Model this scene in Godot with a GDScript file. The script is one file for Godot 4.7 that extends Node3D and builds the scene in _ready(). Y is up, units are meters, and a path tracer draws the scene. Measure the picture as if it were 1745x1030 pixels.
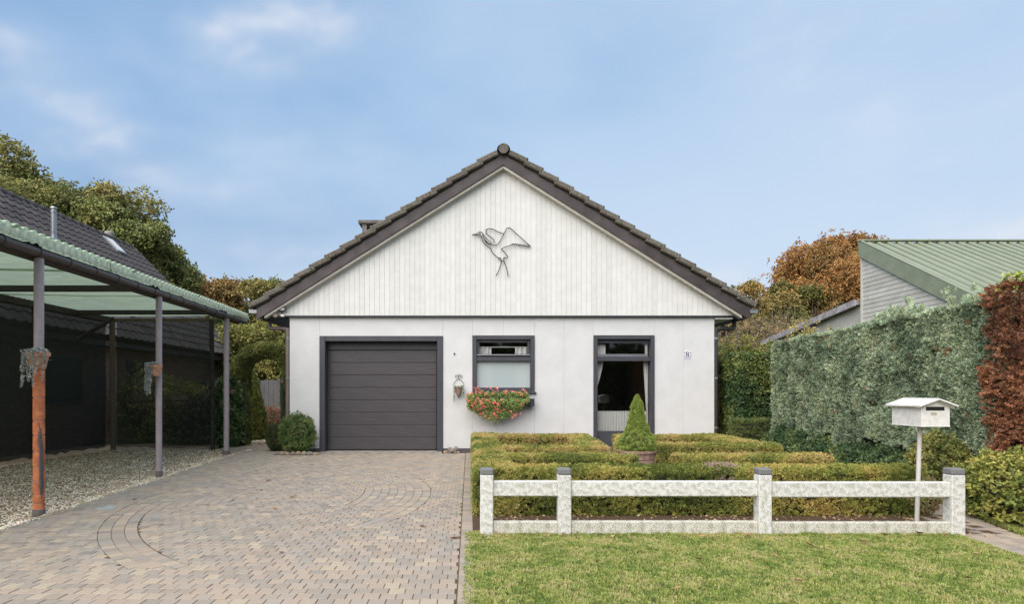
extends Node3D
# A white bungalow with a dark garage door, clipped box hedges, a carport and a paved drive.
# The camera stands at x = 0, z = 0, 1.2 m above the ground and looks along -z; the house front is at z = -12.35.

var rng := RandomNumberGenerator.new()
var noise := FastNoiseLite.new()
var used := {}
var M := {}
var T := {}
var L := {}
var fol := 1.9

# ---------------------------------------------------------------- naming and describing
func numbered(called: String) -> String:
	var n: int = used.get(called, 0)
	used[called] = n + 1
	return called if n == 0 else "%s_%03d" % [called, n]

func tag(o: Node, label := "", category := "", group := "", kind := "") -> void:
	if label: o.set_meta("label", label)
	if category: o.set_meta("category", category)
	if group: o.set_meta("group", group)
	if kind: o.set_meta("kind", kind)

func thing(called: String, label: String, category: String, at := Vector3.ZERO, turn := 0.0, group := "", kind := "") -> Node3D:
	var o := Node3D.new()
	o.name = numbered(called)
	add_child(o, true)
	o.position = at
	o.rotation.y = turn
	tag(o, label, category, group, kind)
	return o

func obj(called: String, mesh: Mesh, material: Material, parent: Node = null) -> MeshInstance3D:
	var o := MeshInstance3D.new()
	o.mesh = mesh
	o.material_override = material
	if parent == null:
		o.name = numbered(called)
		add_child(o, true)
	else:
		var n := 0
		var want := called
		var had: Dictionary = parent.get_meta("_names", {})
		n = had.get(called, 0)
		if n > 0: want = "%s_%03d" % [called, n]
		had[called] = n + 1
		parent.set_meta("_names", had)
		o.name = want
		parent.add_child(o, true)
	return o

# ---------------------------------------------------------------- shapes
func begin() -> SurfaceTool:
	var st := SurfaceTool.new()
	st.begin(Mesh.PRIMITIVE_TRIANGLES)
	return st

func done(st: SurfaceTool) -> ArrayMesh:
	st.generate_normals()
	return st.commit()

func tri(st: SurfaceTool, a: Vector3, b: Vector3, c: Vector3) -> void:  # counter-clockwise seen from outside
	st.add_vertex(a); st.add_vertex(c); st.add_vertex(b)

func quad(st: SurfaceTool, a: Vector3, b: Vector3, c: Vector3, d: Vector3) -> void:
	tri(st, a, b, c); tri(st, a, c, d)

func box(st: SurfaceTool, lo: Vector3, hi: Vector3, bev := 0.0, tf := Transform3D()) -> void:
	st.set_smooth_group(-1)
	var c := (lo + hi) * 0.5
	var h := (hi - lo).abs() * 0.5
	if bev <= 0.0:
		var v := []
		for i in 8:
			v.append(tf * (c + Vector3(h.x * (1 if i & 1 else -1), h.y * (1 if i & 2 else -1), h.z * (1 if i & 4 else -1))))
		quad(st, v[0], v[4], v[6], v[2]); quad(st, v[1], v[3], v[7], v[5])
		quad(st, v[0], v[1], v[5], v[4]); quad(st, v[2], v[6], v[7], v[3])
		quad(st, v[0], v[2], v[3], v[1]); quad(st, v[4], v[5], v[7], v[6])
		return
	bev = minf(bev, minf(h.x, minf(h.y, h.z)) * 0.9)
	var p := func(sx: int, sy: int, sz: int, ax: int) -> Vector3:
		var q := Vector3(h.x - bev, h.y - bev, h.z - bev)
		q[ax] = h[ax]
		return tf * (c + Vector3(q.x * sx, q.y * sy, q.z * sz))
	for s in [-1, 1]:
		for ax in 3:
			var q := []
			for e in [[-1, -1], [1, -1], [1, 1], [-1, 1]]:
				var sg := [0, 0, 0]
				sg[ax] = s; sg[(ax + 1) % 3] = e[0]; sg[(ax + 2) % 3] = e[1]
				q.append(p.call(sg[0], sg[1], sg[2], ax))
			if s > 0: quad(st, q[0], q[1], q[2], q[3])
			else: quad(st, q[3], q[2], q[1], q[0])
	for ax in 3:
		var b := (ax + 1) % 3
		var d := (ax + 2) % 3
		for s1 in [-1, 1]:
			for s2 in [-1, 1]:
				var g0 := [0, 0, 0]
				var g1 := [0, 0, 0]
				g0[ax] = -1; g1[ax] = 1; g0[b] = s1; g1[b] = s1; g0[d] = s2; g1[d] = s2
				var a0: Vector3 = p.call(g0[0], g0[1], g0[2], b)
				var a1: Vector3 = p.call(g1[0], g1[1], g1[2], b)
				var b0: Vector3 = p.call(g0[0], g0[1], g0[2], d)
				var b1: Vector3 = p.call(g1[0], g1[1], g1[2], d)
				if s1 * s2 > 0: quad(st, a0, a1, b1, b0)
				else: quad(st, b0, b1, a1, a0)
	for sx in [-1, 1]:
		for sy in [-1, 1]:
			for sz in [-1, 1]:
				var x: Vector3 = p.call(sx, sy, sz, 0)
				var y: Vector3 = p.call(sx, sy, sz, 1)
				var z: Vector3 = p.call(sx, sy, sz, 2)
				if sx * sy * sz > 0: tri(st, x, y, z)
				else: tri(st, x, z, y)

func box_mesh(lo: Vector3, hi: Vector3, bev := 0.0, tf := Transform3D()) -> ArrayMesh:
	var st := begin()
	box(st, lo, hi, bev, tf)
	return done(st)

# extrudes a counter-clockwise outline (in local x, y) from z = 0 to z = depth; cham insets the far cap
func prism(st: SurfaceTool, poly: PackedVector2Array, depth: float, tf := Transform3D()) -> void:
	st.set_smooth_group(-1)
	var pts := poly
	if Geometry2D.is_polygon_clockwise(pts):
		pts = pts.duplicate(); pts.reverse()
	var idx := Geometry2D.triangulate_polygon(pts)
	for k in range(0, idx.size(), 3):
		var a := pts[idx[k]]; var b := pts[idx[k + 1]]; var c := pts[idx[k + 2]]
		if (b - a).cross(c - a) < 0.0:
			var t := b; b = c; c = t
		tri(st, tf * Vector3(a.x, a.y, depth), tf * Vector3(b.x, b.y, depth), tf * Vector3(c.x, c.y, depth))
		tri(st, tf * Vector3(a.x, a.y, 0), tf * Vector3(c.x, c.y, 0), tf * Vector3(b.x, b.y, 0))
	for k in pts.size():
		var a := pts[k]; var b := pts[(k + 1) % pts.size()]
		quad(st, tf * Vector3(a.x, a.y, 0), tf * Vector3(b.x, b.y, 0), tf * Vector3(b.x, b.y, depth), tf * Vector3(a.x, a.y, depth))

func tube(st: SurfaceTool, pts: Array, radii, sides := 8, cap := true) -> void:
	st.set_smooth_group(1)
	var rings := []
	var up := Vector3.UP
	for i in pts.size():
		var d: Vector3 = (pts[mini(i + 1, pts.size() - 1)] - pts[maxi(i - 1, 0)])
		d = d.normalized() if d.length() > 1e-6 else Vector3.UP
		if i == 0:
			up = Vector3.RIGHT if absf(d.y) > 0.9 else Vector3.UP
		var side := d.cross(up).normalized()
		up = side.cross(d).normalized()
		var r: float = radii if radii is float else radii[i]
		var ring := []
		for k in sides:
			var a := TAU * k / sides
			ring.append(pts[i] + (side * cos(a) + up * sin(a)) * r)
		rings.append(ring)
	for i in pts.size() - 1:
		for k in sides:
			var k2 := (k + 1) % sides
			quad(st, rings[i][k2], rings[i][k], rings[i + 1][k], rings[i + 1][k2])
	if cap:
		st.set_smooth_group(-1)
		for k in range(1, sides - 1):
			tri(st, rings[0][0], rings[0][k], rings[0][k + 1])
			tri(st, rings[-1][0], rings[-1][k + 1], rings[-1][k])

func tube_mesh(pts: Array, radii, sides := 8) -> ArrayMesh:
	var st := begin()
	tube(st, pts, radii, sides)
	return done(st)

# turns a profile of (radius, height) round the y axis
func lathe(st: SurfaceTool, prof: Array, seg := 20, at := Vector3.ZERO, from := 0.0, arc := TAU) -> void:
	for i in prof.size() - 1:
		st.set_smooth_group(10 + i)
		for k in seg:
			var a := from + arc * k / seg
			var b := from + arc * (k + 1) / seg
			var p: Vector2 = prof[i]
			var q: Vector2 = prof[i + 1]
			quad(st, at + Vector3(p.x * sin(a), p.y, p.x * cos(a)), at + Vector3(p.x * sin(b), p.y, p.x * cos(b)), at + Vector3(q.x * sin(b), q.y, q.x * cos(b)), at + Vector3(q.x * sin(a), q.y, q.x * cos(a)))

func lathe_mesh(prof: Array, seg := 20) -> ArrayMesh:
	var st := begin()
	lathe(st, prof, seg)
	return done(st)

# ---------------------------------------------------------------- materials
func picture(size: int, what: Callable) -> ImageTexture:
	var im := Image.create(size, size, false, Image.FORMAT_RGB8)
	for y in size:
		for x in size:
			im.set_pixel(x, y, what.call(x, y))
	return ImageTexture.create_from_image(im)

func noise_image(freq: float, octaves: int, s: int, size := 256, kind := FastNoiseLite.TYPE_SIMPLEX_SMOOTH) -> Image:
	var f := FastNoiseLite.new()
	f.seed = s
	f.noise_type = kind
	f.frequency = freq
	f.fractal_octaves = octaves
	return f.get_seamless_image(size, size)

func tone(im: Image, lo: float, hi: float, warm := 0.0) -> ImageTexture:
	return picture(im.get_width(), func(x, y):
		var v := lerpf(lo, hi, im.get_pixel(x, y).r)
		return Color(v, v * (1.0 - warm * (1.0 - v)), v * (1.0 - 2.0 * warm * (1.0 - v))))

func make_textures() -> void:
	var fine := noise_image(0.09, 3, 11)
	var blotch := noise_image(0.012, 5, 12)
	var specks := noise_image(0.06, 3, 13, 512)
	var big := noise_image(0.008, 4, 14, 512)
	T.fine = tone(fine, 0.72, 1.0)
	T.blotch = tone(blotch, 0.66, 1.0, 0.1)
	T.soft = tone(blotch, 0.90, 1.0, 0.15)
	# weathered white concrete: dark lichen specks that gather in patches
	T.weathered = picture(512, func(x, y):
		var s: float = specks.get_pixel(x, y).r
		var b: float = big.get_pixel(x, y).r
		var dark := smoothstep(0.53, 0.62, s * 0.76 + b * 0.27)
		var c := Color(0.95, 0.945, 0.93).lerp(Color(0.50, 0.49, 0.455), dark * 0.72)
		return c.lerp(Color(0.74, 0.72, 0.60), smoothstep(0.5, 0.75, b) * 0.22))
	# roof tiles with pale lichen
	T.lichen = picture(512, func(x, y):
		var s: float = specks.get_pixel(x, y).r
		var b: float = big.get_pixel(511 - x, y).r
		var c := Color(0.36, 0.335, 0.315).lerp(Color(0.52, 0.49, 0.46), b)
		c = c.lerp(Color(0.74, 0.73, 0.68), smoothstep(0.64, 0.74, s))
		return c.lerp(Color(0.27, 0.29, 0.18), smoothstep(0.62, 0.8, b) * 0.6))
	# fine wood grain, streaks along v
	var streak := noise_image(0.03, 4, 15)
	T.grain = picture(256, func(x, y):
		var s: float = streak.get_pixel((x * 5) % 256, (y / 5 + x / 40 * 17) % 256).r
		var v := lerpf(0.72, 1.0, s)
		return Color(v, v, v))
	T.grain_across = picture(256, func(x, y):
		var s: float = streak.get_pixel((x / 5 + y / 40 * 17) % 256, (y * 5) % 256).r
		var v := lerpf(0.78, 1.0, s)
		return Color(v, v, v))
	T.soil = picture(512, func(x, y):
		var s: float = specks.get_pixel(x, y).r
		var b: float = big.get_pixel(x, y).r
		return Color(0.30, 0.25, 0.20).lerp(Color(0.55, 0.46, 0.36), s).lerp(Color(0.42, 0.34, 0.22), b * 0.5))
	T.gravel = picture(512, func(x, y):
		var s: float = specks.get_pixel((x * 3) % 512, (y * 3) % 512).r
		var b: float = big.get_pixel(x, y).r
		var c := Color(0.44, 0.39, 0.32).lerp(Color(0.82, 0.78, 0.72), smoothstep(0.3, 0.75, s))
		return c.lerp(Color(0.48, 0.38, 0.26), smoothstep(0.45, 0.7, b) * 0.55))
	T.turf = picture(512, func(x, y):
		var s: float = specks.get_pixel((x * 2) % 512, (y * 2) % 512).r
		var b: float = big.get_pixel(x, y).r
		return Color(0.30, 0.32, 0.14).lerp(Color(0.46, 0.44, 0.24), s).lerp(Color(0.36, 0.40, 0.15), b * 0.5))
	# dirt splashed and streaked on the plaster, very faint
	T.plaster = picture(512, func(x, y):
		var s: float = specks.get_pixel(x, y).r
		var b: float = big.get_pixel(x, y).r
		var v := lerpf(0.955, 1.0, b) * lerpf(0.985, 1.0, s)
		return Color(v, v * 0.998, v * 0.992))

func mat(c: Color, rough := 0.7, tex: Texture2D = null, scale := 1.0, bump := 0.0, bump_tex: Texture2D = null) -> StandardMaterial3D:
	var m := StandardMaterial3D.new()
	m.albedo_color = c.linear_to_srgb()  # given as real-world linear base colours
	m.roughness = rough
	if tex:
		m.albedo_texture = tex
		m.uv1_triplanar = true
		m.uv1_world_triplanar = true
		m.uv1_scale = Vector3.ONE * scale
	if bump != 0.0:
		m.heightmap_enabled = true
		m.heightmap_texture = bump_tex if bump_tex else tex
		m.heightmap_scale = bump
		m.uv1_triplanar = true
		m.uv1_world_triplanar = true
		m.uv1_scale = Vector3.ONE * scale
	return m

func leafy(rough := 0.55, back := 0.25) -> StandardMaterial3D:
	var m := StandardMaterial3D.new()
	m.vertex_color_use_as_albedo = true
	m.roughness = rough
	m.metallic_specular = 0.35
	m.backlight_enabled = true
	m.backlight = Color(back, back, back)
	return m

func make_materials() -> void:
	M.white_wall = mat(Color(0.70, 0.70, 0.705), 0.85, T.plaster, 0.55, 0.12, T.fine)
	M.white_board = mat(Color(0.755, 0.75, 0.725), 0.6, T.plaster, 0.9)
	M.white_board_b = mat(Color(0.725, 0.72, 0.695), 0.6, T.plaster, 1.1)
	M.white_board_c = mat(Color(0.775, 0.77, 0.75), 0.6, T.plaster, 0.7)
	M.cream = mat(Color(0.62, 0.58, 0.52), 0.6, T.soft, 1.3)
	M.barge = mat(Color(0.088, 0.066, 0.070), 0.5, T.blotch, 0.7)
	M.anthracite = mat(Color(0.062, 0.064, 0.078), 0.42, T.soft, 1.0)
	M.frame_dark = mat(Color(0.05, 0.05, 0.06), 0.4, T.soft, 1.0)
	M.door = mat(Color(0.085, 0.077, 0.083), 0.45, T.grain_across, 1.2)
	M.plinth = mat(Color(0.16, 0.14, 0.145), 0.8, T.fine, 3.0)
	M.tile = mat(Color(0.80, 0.78, 0.76), 0.9, T.lichen, 1.6, 0.3, T.fine)
	M.tile_b = mat(Color(0.68, 0.66, 0.64), 0.9, T.lichen, 1.9, 0.3, T.fine)
	M.dark_tile = mat(Color(0.105, 0.092, 0.090), 0.75, T.blotch, 0.8)
	M.dark_tile_b = mat(Color(0.080, 0.071, 0.070), 0.75, T.blotch, 1.3)
	M.dark_tile_c = mat(Color(0.13, 0.115, 0.11), 0.8, T.blotch, 1.7)
	M.zinc = mat(Color(0.36, 0.38, 0.40), 0.4, T.soft, 2.0)
	M.zinc.metallic = 0.6
	M.pipe = mat(Color(0.20, 0.165, 0.165), 0.5, T.soft, 2.0)
	M.pipe_dark = mat(Color(0.05, 0.04, 0.042), 0.5, T.soft, 2.0)
	M.concrete = mat(Color(0.46, 0.43, 0.39), 0.9, T.blotch, 1.5)
	M.concrete_dark = mat(Color(0.22, 0.205, 0.19), 0.9, T.blotch, 1.5)
	M.fence = mat(Color(0.86, 0.86, 0.85), 0.9, T.weathered, 4.3, 0.5, T.fine)
	M.fence_b = mat(Color(0.90, 0.90, 0.89), 0.9, T.weathered, 3.7, 0.5, T.fine)
	M.fence_low = mat(Color(0.76, 0.74, 0.67), 0.9, T.weathered, 2.9, 0.5, T.fine)
	M.fence_cap = mat(Color(0.26, 0.26, 0.265), 0.9, T.fine, 4.0)
	M.white_paint = mat(Color(0.86, 0.85, 0.82), 0.5, T.soft, 4.0)
	M.white_pole = mat(Color(0.72, 0.69, 0.66), 0.5, T.soft, 4.0)
	M.black = mat(Color(0.012, 0.012, 0.012), 0.7)
	M.wire = mat(Color(0.028, 0.026, 0.028), 0.7)
	M.iron = mat(Color(0.16, 0.165, 0.155), 0.7, T.fine, 8.0)
	M.terracotta = mat(Color(0.72, 0.40, 0.27), 0.85, T.blotch, 4.0)
	M.terracotta_pale = mat(Color(0.50, 0.335, 0.275), 0.85, T.blotch, 4.0)
	M.clay_ring = mat(Color(0.80, 0.27, 0.115), 0.7, T.blotch, 2.5)
	M.post = mat(Color(0.46, 0.39, 0.405), 0.5, T.soft, 2.0)
	M.beam = mat(Color(0.055, 0.045, 0.042), 0.75, T.blotch, 2.0)
	M.wood_post = mat(Color(0.15, 0.12, 0.085), 0.85, T.grain, 2.0)
	M.grey_wood = mat(Color(0.21, 0.205, 0.205), 0.9, T.grain, 1.2)
	M.gutter_brown = mat(Color(0.052, 0.040, 0.043), 0.38, T.soft, 2.0)
	M.green_sheet = mat(Color(0.66, 0.80, 0.61), 0.5, T.grain_across, 0.9)
	M.green_sheet.backlight_enabled = true
	M.green_sheet.backlight = Color(0.9, 0.9, 0.9)
	M.green_trim = mat(Color(0.60, 0.67, 0.50), 0.7, T.weathered, 2.4)
	M.net = mat(Color(0.012, 0.017, 0.014), 0.8)
	M.net.transparency = BaseMaterial3D.TRANSPARENCY_ALPHA
	M.net.albedo_color.a = 0.83
	M.net_end = M.net.duplicate()
	M.net_end.albedo_color.a = 0.70
	M.metal_green = mat(Color(0.285, 0.325, 0.235), 0.45, T.soft, 0.5)
	M.metal_green_b = mat(Color(0.26, 0.305, 0.215), 0.5, T.soft, 0.6)
	M.siding = mat(Color(0.60, 0.60, 0.56), 0.75, T.soft, 0.8)
	M.siding_b = mat(Color(0.54, 0.54, 0.50), 0.75, T.soft, 0.6)
	M.grey_sheet = mat(Color(0.50, 0.48, 0.52), 0.75, T.blotch, 1.2)
	M.gate_green = mat(Color(0.035, 0.06, 0.045), 0.5)
	M.bark = mat(Color(0.12, 0.095, 0.07), 0.95, T.grain, 2.0)
	M.twig = mat(Color(0.075, 0.062, 0.038), 0.95, T.fine, 6.0)
	M.twig_grey = mat(Color(0.26, 0.22, 0.18), 0.95, T.fine, 6.0)
	M.rust_twig = mat(Color(0.10, 0.045, 0.028), 0.95, T.fine, 6.0)
	M.stone = mat(Color(0.46, 0.37, 0.27), 0.9, T.blotch, 6.0, 0.5, T.fine)
	M.stone_grey = mat(Color(0.34, 0.31, 0.28), 0.9, T.blotch, 9.0, 0.5, T.fine)
	M.room = mat(Color(0.30, 0.26, 0.21), 0.9)
	M.room_floor = mat(Color(0.13, 0.075, 0.042), 0.8)
	M.sheer = mat(Color(0.72, 0.72, 0.70), 0.9)
	M.sheer.backlight_enabled = true
	M.sheer.backlight = Color(0.4, 0.4, 0.4)
	M.net_curtain = mat(Color(0.50, 0.50, 0.485), 0.95)
	M.frosted = mat(Color(0.60, 0.68, 0.68), 0.4)
	M.frosted.transparency = BaseMaterial3D.TRANSPARENCY_ALPHA
	M.frosted.albedo_color.a = 0.48
	M.blind = mat(Color(0.33, 0.36, 0.43), 0.9)
	M.glass = mat(Color(0.01, 0.012, 0.012), 0.02)
	M.glass.transparency = BaseMaterial3D.TRANSPARENCY_ALPHA
	M.glass.albedo_color.a = 0.04
	M.number_tile = mat(Color(0.70, 0.69, 0.74), 0.3)
	M.number_ink = mat(Color(0.035, 0.028, 0.085), 0.4)
	M.number_grey = mat(Color(0.30, 0.29, 0.33), 0.4)
	M.leaf = leafy()
	M.leaf_dry = leafy(0.85, 0.2)
	M.leaf_gloss = leafy(0.35, 0.12)
	M.bed = mat(Color(0.62, 0.53, 0.42), 0.95, T.soil, 1.4, 0.6)
	M.soil = mat(Color(0.55, 0.46, 0.40), 0.95, T.soil, 2.2, 1.0)
	M.gravel = mat(Color(0.98, 0.95, 0.90), 0.95, T.gravel, 1.3, 1.0)
	M.turf = mat(Color(0.70, 0.80, 0.66), 0.95, T.turf, 1.5)
	M.asphalt = mat(Color(0.06, 0.06, 0.06), 0.9, T.fine, 3.0)
	M.brick_pave = mat(Color(1, 1, 1), 0.9, T.fine, 6.0, 0.25)
	M.brick_pave.vertex_color_use_as_albedo = true
	M.house_brick = mat(Color(1, 1, 1), 0.9, T.fine, 4.0)
	M.house_brick.vertex_color_use_as_albedo = true
	M.mortar = mat(Color(0.30, 0.25, 0.21), 0.95, T.fine, 3.0)

# ---------------------------------------------------------------- leaves
func leaf(st: SurfaceTool, at: Vector3, dir: Vector3, l: float, w: float, fold := 0.25) -> void:
	st.set_smooth_group(-1)
	var s := dir.cross(Vector3(rng.randf_range(-1, 1), rng.randf_range(-1, 1), rng.randf_range(-1, 1))).normalized()
	var n := s.cross(dir).normalized()
	var mid := at + dir * l * 0.5
	var tip := at + dir * l - n * l * 0.12
	tri(st, at, mid + s * w * 0.5 + n * w * fold, tip)
	tri(st, at, tip, mid - s * w * 0.5 + n * w * fold)

func some_dir() -> Vector3:
	var v := Vector3(rng.randfn(), rng.randfn(), rng.randfn())
	return v.normalized() if v.length() > 1e-4 else Vector3.UP

func clump(count: int, l: float, w: float, spread := 0.7, up := 0.5) -> ArrayMesh:
	var st := begin()
	for k in count:
		var d := some_dir()
		d = (d + Vector3.UP * up).normalized()
		leaf(st, some_dir() * spread * rng.randf() * Vector3(1, 0.7, 1), d, l * rng.randf_range(0.7, 1.2), w * rng.randf_range(0.8, 1.2))
	return done(st)

# a flat scale-leaved spray one unit long along +y
func spray(pairs: int) -> ArrayMesh:
	var st := begin()
	st.set_smooth_group(-1)
	leaf(st, Vector3.ZERO, Vector3.UP, 1.0, 0.14, 0.1)
	for k in pairs:
		var t := 0.12 + 0.75 * k / pairs
		for s in [-1.0, 1.0]:
			var d := Vector3(s * rng.randf_range(0.6, 1.0), rng.randf_range(0.6, 1.0), rng.randf_range(-0.45, 0.45)).normalized()
			leaf(st, Vector3(0, t, 0), d, (0.62 - 0.4 * t) * rng.randf_range(0.8, 1.15), 0.15, 0.1)
	return done(st)

func blades(count: int) -> ArrayMesh:
	var st := begin()
	st.set_smooth_group(-1)
	for k in count:
		var a := rng.randf() * TAU
		var base := Vector3(rng.randf_range(-1, 1), 0, rng.randf_range(-1, 1)) * 0.7
		var lean := Vector3(cos(a), 0, sin(a)) * rng.randf_range(0.2, 0.9)
		var s := Vector3(-sin(a), 0, cos(a)) * 0.09
		var mid := base + Vector3.UP * 0.6 + lean * 0.35
		var tip := base + Vector3.UP * rng.randf_range(0.8, 1.1) + lean
		tri(st, base - s, base + s, mid + s * 0.7); tri(st, base - s, mid + s * 0.7, mid - s * 0.7); tri(st, mid - s * 0.7, mid + s * 0.7, tip)
	return done(st)

func make_leaves() -> void:
	rng.seed = 5
	L.box = []
	L.broad = []
	L.tree = []
	L.spray = []
	L.needle = []
	L.grass = []
	for k in 3:
		L.box.append(clump(12, 0.62, 0.36, 0.75, 0.45))
		L.broad.append(clump(6, 0.95, 0.7, 0.6, 0.1))
		L.tree.append(clump(9, 0.55, 0.38, 0.9, 0.15))
		L.spray.append(spray(6))
		L.needle.append(clump(14, 0.9, 0.13, 0.35, 0.4))
		L.grass.append(blades(9))

func mix(palette: Array, t: float) -> Color:
	t = clampf(t, 0.0, 0.999) * (palette.size() - 1)
	var i := int(t)
	return palette[i].lerp(palette[i + 1], t - i)

func shade(c: Color, amount := 0.22) -> Color:
	var k := fol * (1.0 + rng.randf_range(-amount, amount))
	var g := 0.3 * c.r + 0.6 * c.g + 0.1 * c.b
	c = c.lerp(Color(g, g, g), 0.12)
	return Color(c.r * k * rng.randf_range(0.92, 1.08), c.g * k, c.b * k * rng.randf_range(0.9, 1.1))

func many(called: String, mesh: Mesh, material: Material, parent: Node, xs: Array, cs: Array) -> MultiMeshInstance3D:
	var buf := PackedFloat32Array()
	buf.resize(xs.size() * 16)
	var j := 0
	for i in xs.size():
		var t: Transform3D = xs[i]
		var b := t.basis
		buf[j] = b.x.x; buf[j + 1] = b.y.x; buf[j + 2] = b.z.x; buf[j + 3] = t.origin.x
		buf[j + 4] = b.x.y; buf[j + 5] = b.y.y; buf[j + 6] = b.z.y; buf[j + 7] = t.origin.y
		buf[j + 8] = b.x.z; buf[j + 9] = b.y.z; buf[j + 10] = b.z.z; buf[j + 11] = t.origin.z
		var c: Color = cs[i]
		buf[j + 12] = c.r; buf[j + 13] = c.g; buf[j + 14] = c.b; buf[j + 15] = 1.0
		j += 16
	var mm := MultiMesh.new()
	mm.transform_format = MultiMesh.TRANSFORM_3D
	mm.use_colors = true
	mm.mesh = mesh
	mm.instance_count = xs.size()
	mm.buffer = buf
	var o := MultiMeshInstance3D.new()
	o.multimesh = mm
	o.material_override = material
	var had: Dictionary = parent.get_meta("_names", {}) if parent != self else {}
	var n: int = had.get(called, 0)
	o.name = (called if n == 0 else "%s_%03d" % [called, n]) if parent != self else numbered(called)
	had[called] = n + 1
	if parent != self: parent.set_meta("_names", had)
	parent.add_child(o, true)
	o.set_meta("kind", "stuff")
	return o

# leaves spread over several variants of a clump
func strew(called: String, variants: Array, material: Material, parent: Node, xs: Array, cs: Array) -> void:
	# one object per variant keeps the foliage varied
	var n := variants.size()
	for v in n:
		var a := []
		var b := []
		for i in range(v, xs.size(), n):
			a.append(xs[i]); b.append(cs[i])
		if a.size(): many(called, variants[v], material, parent, a, b)

func spun(n: Vector3, size: float, wild := 0.5) -> Basis:
	var y := (n + some_dir() * wild).normalized()
	var x := y.cross(some_dir()).normalized()
	return Basis(x, y, x.cross(y)).scaled(Vector3.ONE * size * rng.randf_range(0.75, 1.25))

# a clipped hedge along a line of points: foliage over a twiggy core
func hedge_run(o: Node3D, runs: Array, w: float, h: float, dens: float, size: float, palette: Array, variants: Array, material: Material, core: Material, wob := 0.025, wild := 0.9, low := 0.0, bare := 0.0) -> void:
	var xs := []
	var cs := []
	var st := begin()
	for run in runs:
		for i in run.size() - 1:
			var a: Vector2 = run[i]
			var b: Vector2 = run[i + 1]
			var d := (b - a)
			var len := d.length()
			d /= len
			var s := Vector2(-d.y, d.x)
			var yaw := atan2(d.x, d.y)
			var tf := Transform3D(Basis(Vector3.UP, yaw), Vector3((a.x + b.x) / 2, 0, (a.y + b.y) / 2))
			var ci := minf(size * 0.9 + wob * 1.5, w * 0.42)
			box(st, Vector3(-w / 2 + ci, low, -len / 2 - w / 2 + ci), Vector3(w / 2 - ci, h - ci, len / 2 + w / 2 - ci), 0.03, tf)
			var lf := len + w
			var area_top := lf * w
			var area_side := lf * (h - low)
			var area_end := w * (h - low)
			var total := area_top + 2 * area_side + 2 * area_end
			for k in int(total * dens):
				var u := rng.randf() * total
				var p: Vector3
				var n: Vector3
				var t := rng.randf_range(-lf / 2, lf / 2)
				if u < area_top:
					p = Vector3(rng.randf_range(-w / 2, w / 2), h, t); n = Vector3.UP
				elif u < area_top + 2 * area_side:
					var sgn := 1.0 if u < area_top + area_side else -1.0
					p = Vector3(sgn * w / 2, low + (h - low) * rng.randf(), t); n = Vector3(sgn, 0.25, 0)
				else:
					var sg := 1.0 if rng.randf() < 0.5 else -1.0
					p = Vector3(rng.randf_range(-w / 2, w / 2), low + (h - low) * rng.randf(), sg * lf / 2); n = Vector3(0, 0.25, sg)
				var wp := tf * p
				var q := noise.get_noise_3d(wp.x * 90, wp.y * 90, wp.z * 90)
				p -= n * (absf(q) * wob * 2.0 + rng.randf() * size * 0.8)
				# round the edges over
				var ex := maxf(absf(p.x) - (w / 2 - 0.05), 0.0)
				var ey := maxf(p.y - (h - 0.05), 0.0)
				if ex > 0 and ey > 0:
					p.y -= ex * 0.5; p.x -= signf(p.x) * ey * 0.5
				wp = tf * p
				var patch := noise.get_noise_3d(wp.x * 22 + 50, wp.y * 30, wp.z * 22) * 1.1 + 0.5 + rng.randf_range(-0.28, 0.28)
				if bare > 0.0 and noise.get_noise_3d(wp.x * 40, wp.y * 30 + 70, wp.z * 40) > 0.5 - bare: continue
				xs.append(Transform3D(spun(tf.basis * n, size, wild), wp))
				cs.append(shade(mix(palette, patch)))
	obj("twigs", done(st), core, o)
	strew("foliage", variants, material, o, xs, cs)

# a rounded bush: foliage on an uneven ellipsoid
func bush(o: Node3D, c: Vector3, r: Vector3, count: int, size: float, palette: Array, variants: Array, material: Material, core: Material, rough := 0.12, flat := -1.0) -> void:
	var xs := []
	var cs := []
	var st := begin()
	st.set_smooth_group(1)
	var sph := SphereMesh.new()
	sph.radius = 1.0; sph.height = 2.0; sph.radial_segments = 16; sph.rings = 10
	st.append_from(sph, 0, Transform3D(Basis.from_scale(r * 0.8), c))
	for k in count:
		var d := some_dir()
		if flat > -1.0 and d.y < flat: d.y = rng.randf_range(flat, 1.0); d = d.normalized()
		var q := noise.get_noise_3d((c.x + d.x) * 60, d.y * 60, (c.z + d.z) * 60)
		var p := c + d * r * (1.0 + q * rough * 2.0 - rng.randf() * rough)
		if p.y < 0.01: p.y = rng.randf_range(0.01, 0.08)
		var patch := noise.get_noise_3d(p.x * 50, p.y * 50 + 20, p.z * 50) + 0.5 + rng.randf_range(-0.3, 0.3)
		xs.append(Transform3D(spun((d / r).normalized(), size, 0.8), p))
		cs.append(shade(mix(palette, patch)))
	obj("twigs", st.commit(), core, o)
	strew("foliage", variants, material, o, xs, cs)

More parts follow.
